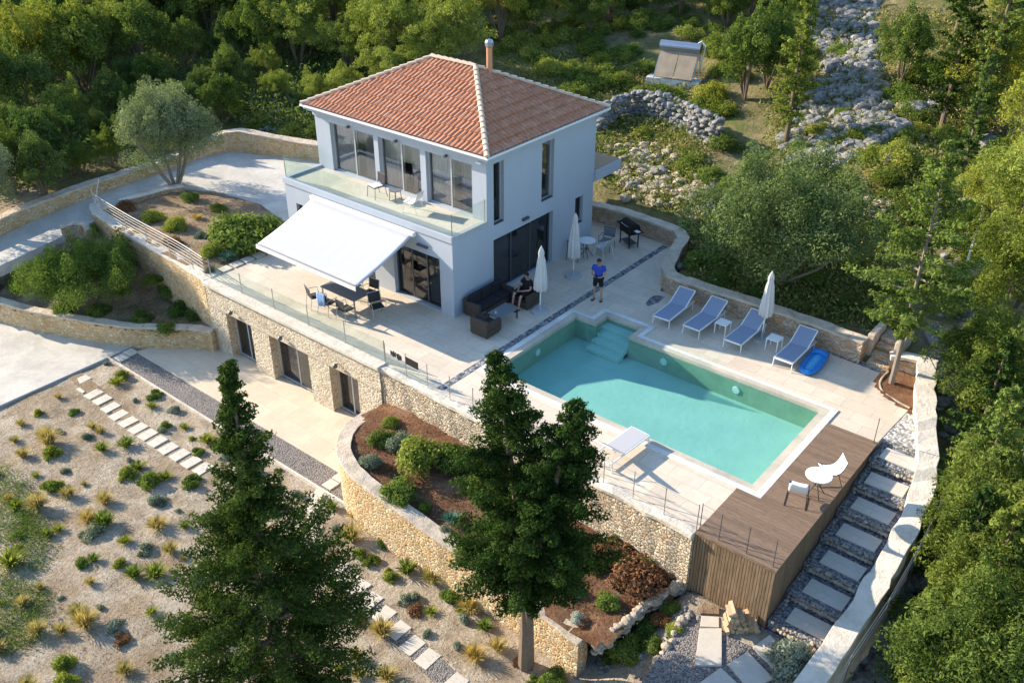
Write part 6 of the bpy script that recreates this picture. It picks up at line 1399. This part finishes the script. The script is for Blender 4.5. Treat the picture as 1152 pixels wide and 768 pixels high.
px_rocks('slope_stones', [[(870,225),(1020,235),(1020,250),(870,250)], [(1060,230),(1110,200),(1100,420),(1050,420)], [(855,0),(920,0),(900,40),(870,60)], [(250,110),(350,95),(350,155),(280,150)]], 420, .12, .55, 'rock_grey', 53, 2)
px_rocks('gully_stones', [[(945,768),(1000,690),(1050,560),(1070,600),(1040,700),(990,768)], [(1045,400),(1075,400),(1080,540),(1062,540)]], 300, .15, .55, 'rock_grey', 54, 2)
px_rocks('garden_pebbles', [[(640,765),(670,720),(760,665),(790,690),(780,768)]], 130, .06, .28, 'rock_grey', 55, 1)
bd = [(935,78,1.3,'squarish grey boulder at the top of the rock scree'),(985,112,1.2,'large pale boulder on the right margin of the scree'),(1030,125,1.4,'rounded boulder below the leaning-trunk conifer'),(1052,118,1.1,'rounded boulder right of the leaning trunk'),(1015,146,1.2,'grey boulder with green bushes around, right of the scree'),(1000,180,1.0,'boulder below the bushes right of the scree'),(1112,165,1.5,'pale boulder under the right-edge pine'),(740,195,1.0,'pale boulder near the dry stone wall end'),(712,212,.9,'pale boulder beside the rear first floor terrace'),(800,238,1.0,'grey boulder on the left of the wide olive'),(820,262,1.1,'large grey boulder above the lounger wall'),(1090,232,1.2,'bluish boulder by the fallen wire on the right'),(1062,392,1.3,'dark boulder outside the terrace corner wall'),(1050,378,.9,'pale boulder behind the terrace corner'),(765,300,.45,'small round stone behind the rear wall bend'),(678,195,.9,'pale boulder at the corner of the rear terrace'),(905,12,1.2,'bluish boulder at the top edge of the scree'),(960,20,1.1,'pale boulder at the top of the scree')]
RM = [rock_mesh(200+i, 3, .75, .5) for i in range(4)]
for r_m in RM: r_m.materials.append(MATS['rock_grey']); r_m.polygons.foreach_set('use_smooth', [False]*len(r_m.polygons))
for i, (u, v, s_, lab) in enumerate(bd):
    p = ground_at(u, v); o = bpy.data.objects.new('boulder', RM[i % 4]); COL.objects.link(o); o.location = (p.x, p.y, p.z+s_*.1); o.scale = (s_, s_*.85, s_*.8); o.rotation_euler = (rv.uniform(-.2,.2), rv.uniform(-.2,.2), rv.uniform(0,6)); tag(o, lab, 'boulder', 'boulders on the slope')
# dry stone walls
def drystone(px, hgt, label, seed, mat='rock_grey', n_lay=5, sz=(.22, .4)):
    P = [ground_at(u, v) for u, v in px]; Q = interp([tuple(p) for p in P], .22); r_ = random.Random(seed); pts = []; s_ = []
    for q in Q:
        for k_ in range(n_lay): pts.append(Vector((q[0]+r_.uniform(-.12, .12)+.0, q[1]+r_.uniform(-.12, .12)+.06*k_, q[2]+hgt*k_/n_lay+r_.uniform(-.05, .05)))); s_.append(r_.uniform(*sz))
    return tag(scatter_rocks('dry_stone_wall', pts, s_, mat, seed, 2), label, 'stone wall')
drystone([(672,150),(690,138),(712,132),(735,134),(760,144),(785,156),(805,165)], 1.5, 'long grey dry stone wall on the slope below the water heater', 61, n_lay=7, sz=(.25, .45))
drystone([(975,236),(1000,242),(1022,246)], .6, 'short pale dry stone wall right of the wide olive', 62, 'rock_pale', 4)
# leaning wire line / pipe on the right slope
a = ground_at(1112, 215); b = ground_at(1078, 330); e = empty('hillside_pipe', (0,0,0), 'thin pale metal pipe running down the right-hand slope', 'pipe')
MB().tube([a+Vector((0,0,.9)), a.lerp(b, .5)+Vector((0,0,.8)), b+Vector((0,0,.7))], .045, 6).build('pipe', 'hose', e)
for t in (0.02, .5, .97): q = a.lerp(b, t); MB().tube([Vector((q.x, q.y, q.z-.6)), Vector((q.x, q.y, q.z+.85))], .03, 6).build('post', 'steel', e)
print('garden plants', nplants)

scatter_leaves('bed_litter', 1500, lambda r_: (lambda x, y: (x, y, bed_z(x, y)))(r_.uniform(1.2, 12.2), r_.uniform(-7.4, -4.4)), 'leaf_brown', .028, .04, 21, clump=6, spread=.16)
scatter_leaves('bed_ground_cover', 520, lambda r_: (lambda x, y: (x, y, bed_z(x, y)))(r_.uniform(1.2, 12.2), r_.uniform(-7.4, -4.4)), 'leaf_grey', .026, .12, 22, clump=7, spread=.12)
scatter_leaves('upper_bed_litter', 600, lambda r_: (r_.uniform(-18.8, -10.2), r_.uniform(-3.0, .6), .03), 'leaf_straw', .03, .06, 23, clump=6, spread=.18)
scatter_leaves('lower_bed_litter', 700, lambda r_: (lambda x, y: (x, y, planter_z(x, y)))(r_.uniform(-18.0, -10.6), r_.uniform(-6.2, -4.2)), 'leaf_oak', .04, .1, 24, clump=6, spread=.2)

scatter_leaves('dry_tufts', 700, w_sampler([(-12.3,-8),(-.5,-8),(2,-8.6),(12,-8.6),(12,-14),(4,-22),(-12.3,-22)], lambda x, y: noise.noise(Vector((x*.45, y*.45, 24))) > .0), 'leaf_grey', .022, .12, 27, clump=8, spread=.10)

for (k_, u, v, s_) in [('green',374,571,.9),('straw',402,584,1.2),('straw',395,606,1.4),('lime',404,624,.9),('green',431,611,1.2),('lime',440,650,.9),('green',458,643,1.4),('straw',487,653,1.3),('grey',454,676,.9),('green',506,674,1.3),('straw',529,685,1.3),('brown',470,688,1.0),('grey',513,726,.8),('straw',534,740,1.2),('straw',420,596,1.0),('green',545,706,1.0),('straw',560,730,1.0),('grey',480,715,.8)]:
    p = at_z(u, v, -3.4); z = terrain(p.x, p.y); p = at_z(u, v, z); o = bpy.data.objects.new('garden_plant', rv.choice(G[k_])); COL.objects.link(o); o.location = (p.x, p.y, z-.02); o.rotation_euler.z = rv.uniform(0, 6.28); o.scale = (s_*1.2,)*3
    nplants += 1; tag(o, '%s at the foot of the golden curved wall, %s from the kerb' % (GL[k_], ORD[nplants % 30 if False else [x_[1] for x_ in sorted([(374,0),(395,1),(402,2),(404,3),(420,4),(431,5),(440,6),(454,7),(458,8),(470,9),(480,10),(487,11),(506,12),(513,13),(529,14),(534,15),(545,16),(560,17)]) if x_[0] == u][0]]), 'garden plant', 'low plants of the dry garden')
rb = random.Random(99)
def scrub(n, x0, x1, y0, y1, where, avoid):
    P = []
    for _ in range(400):
        if len(P) >= n: break
        u, v = rb.uniform(x0, x1), rb.uniform(y0, y1)
        if any(a < u < b and c < v < d for a, b, c, d in avoid) or any(abs(u-q[0]) < 20 and abs(v-q[1]) < 12 for q in P): continue
        P.append((u, v))
    for i, (u, v) in enumerate(sorted(P)):
        p = ground_at(u, v); s_ = rb.uniform(.6, 1.25); shrub('wild', (p.x, p.y, p.z-.15), s_, 'scrubby bush, %s from left, %s' % (ORD[i], where), name='wild_bush', cat='bush', group='wild bushes on the hillside', flat=rb.uniform(.8, 1.3))
scrub(24, 545, 880, -12, 30, 'along the top edge of the picture', [])
scrub(18, 560, 880, 30, 62, 'in the band level with the water heater tank', [(728, 796, 36, 62)])
scrub(16, 600, 830, 66, 125, 'between the roof and the water heater', [(728, 800, 60, 96)])
scrub(22, 1000, 1150, 60, 260, 'on the slope near the right edge', [])
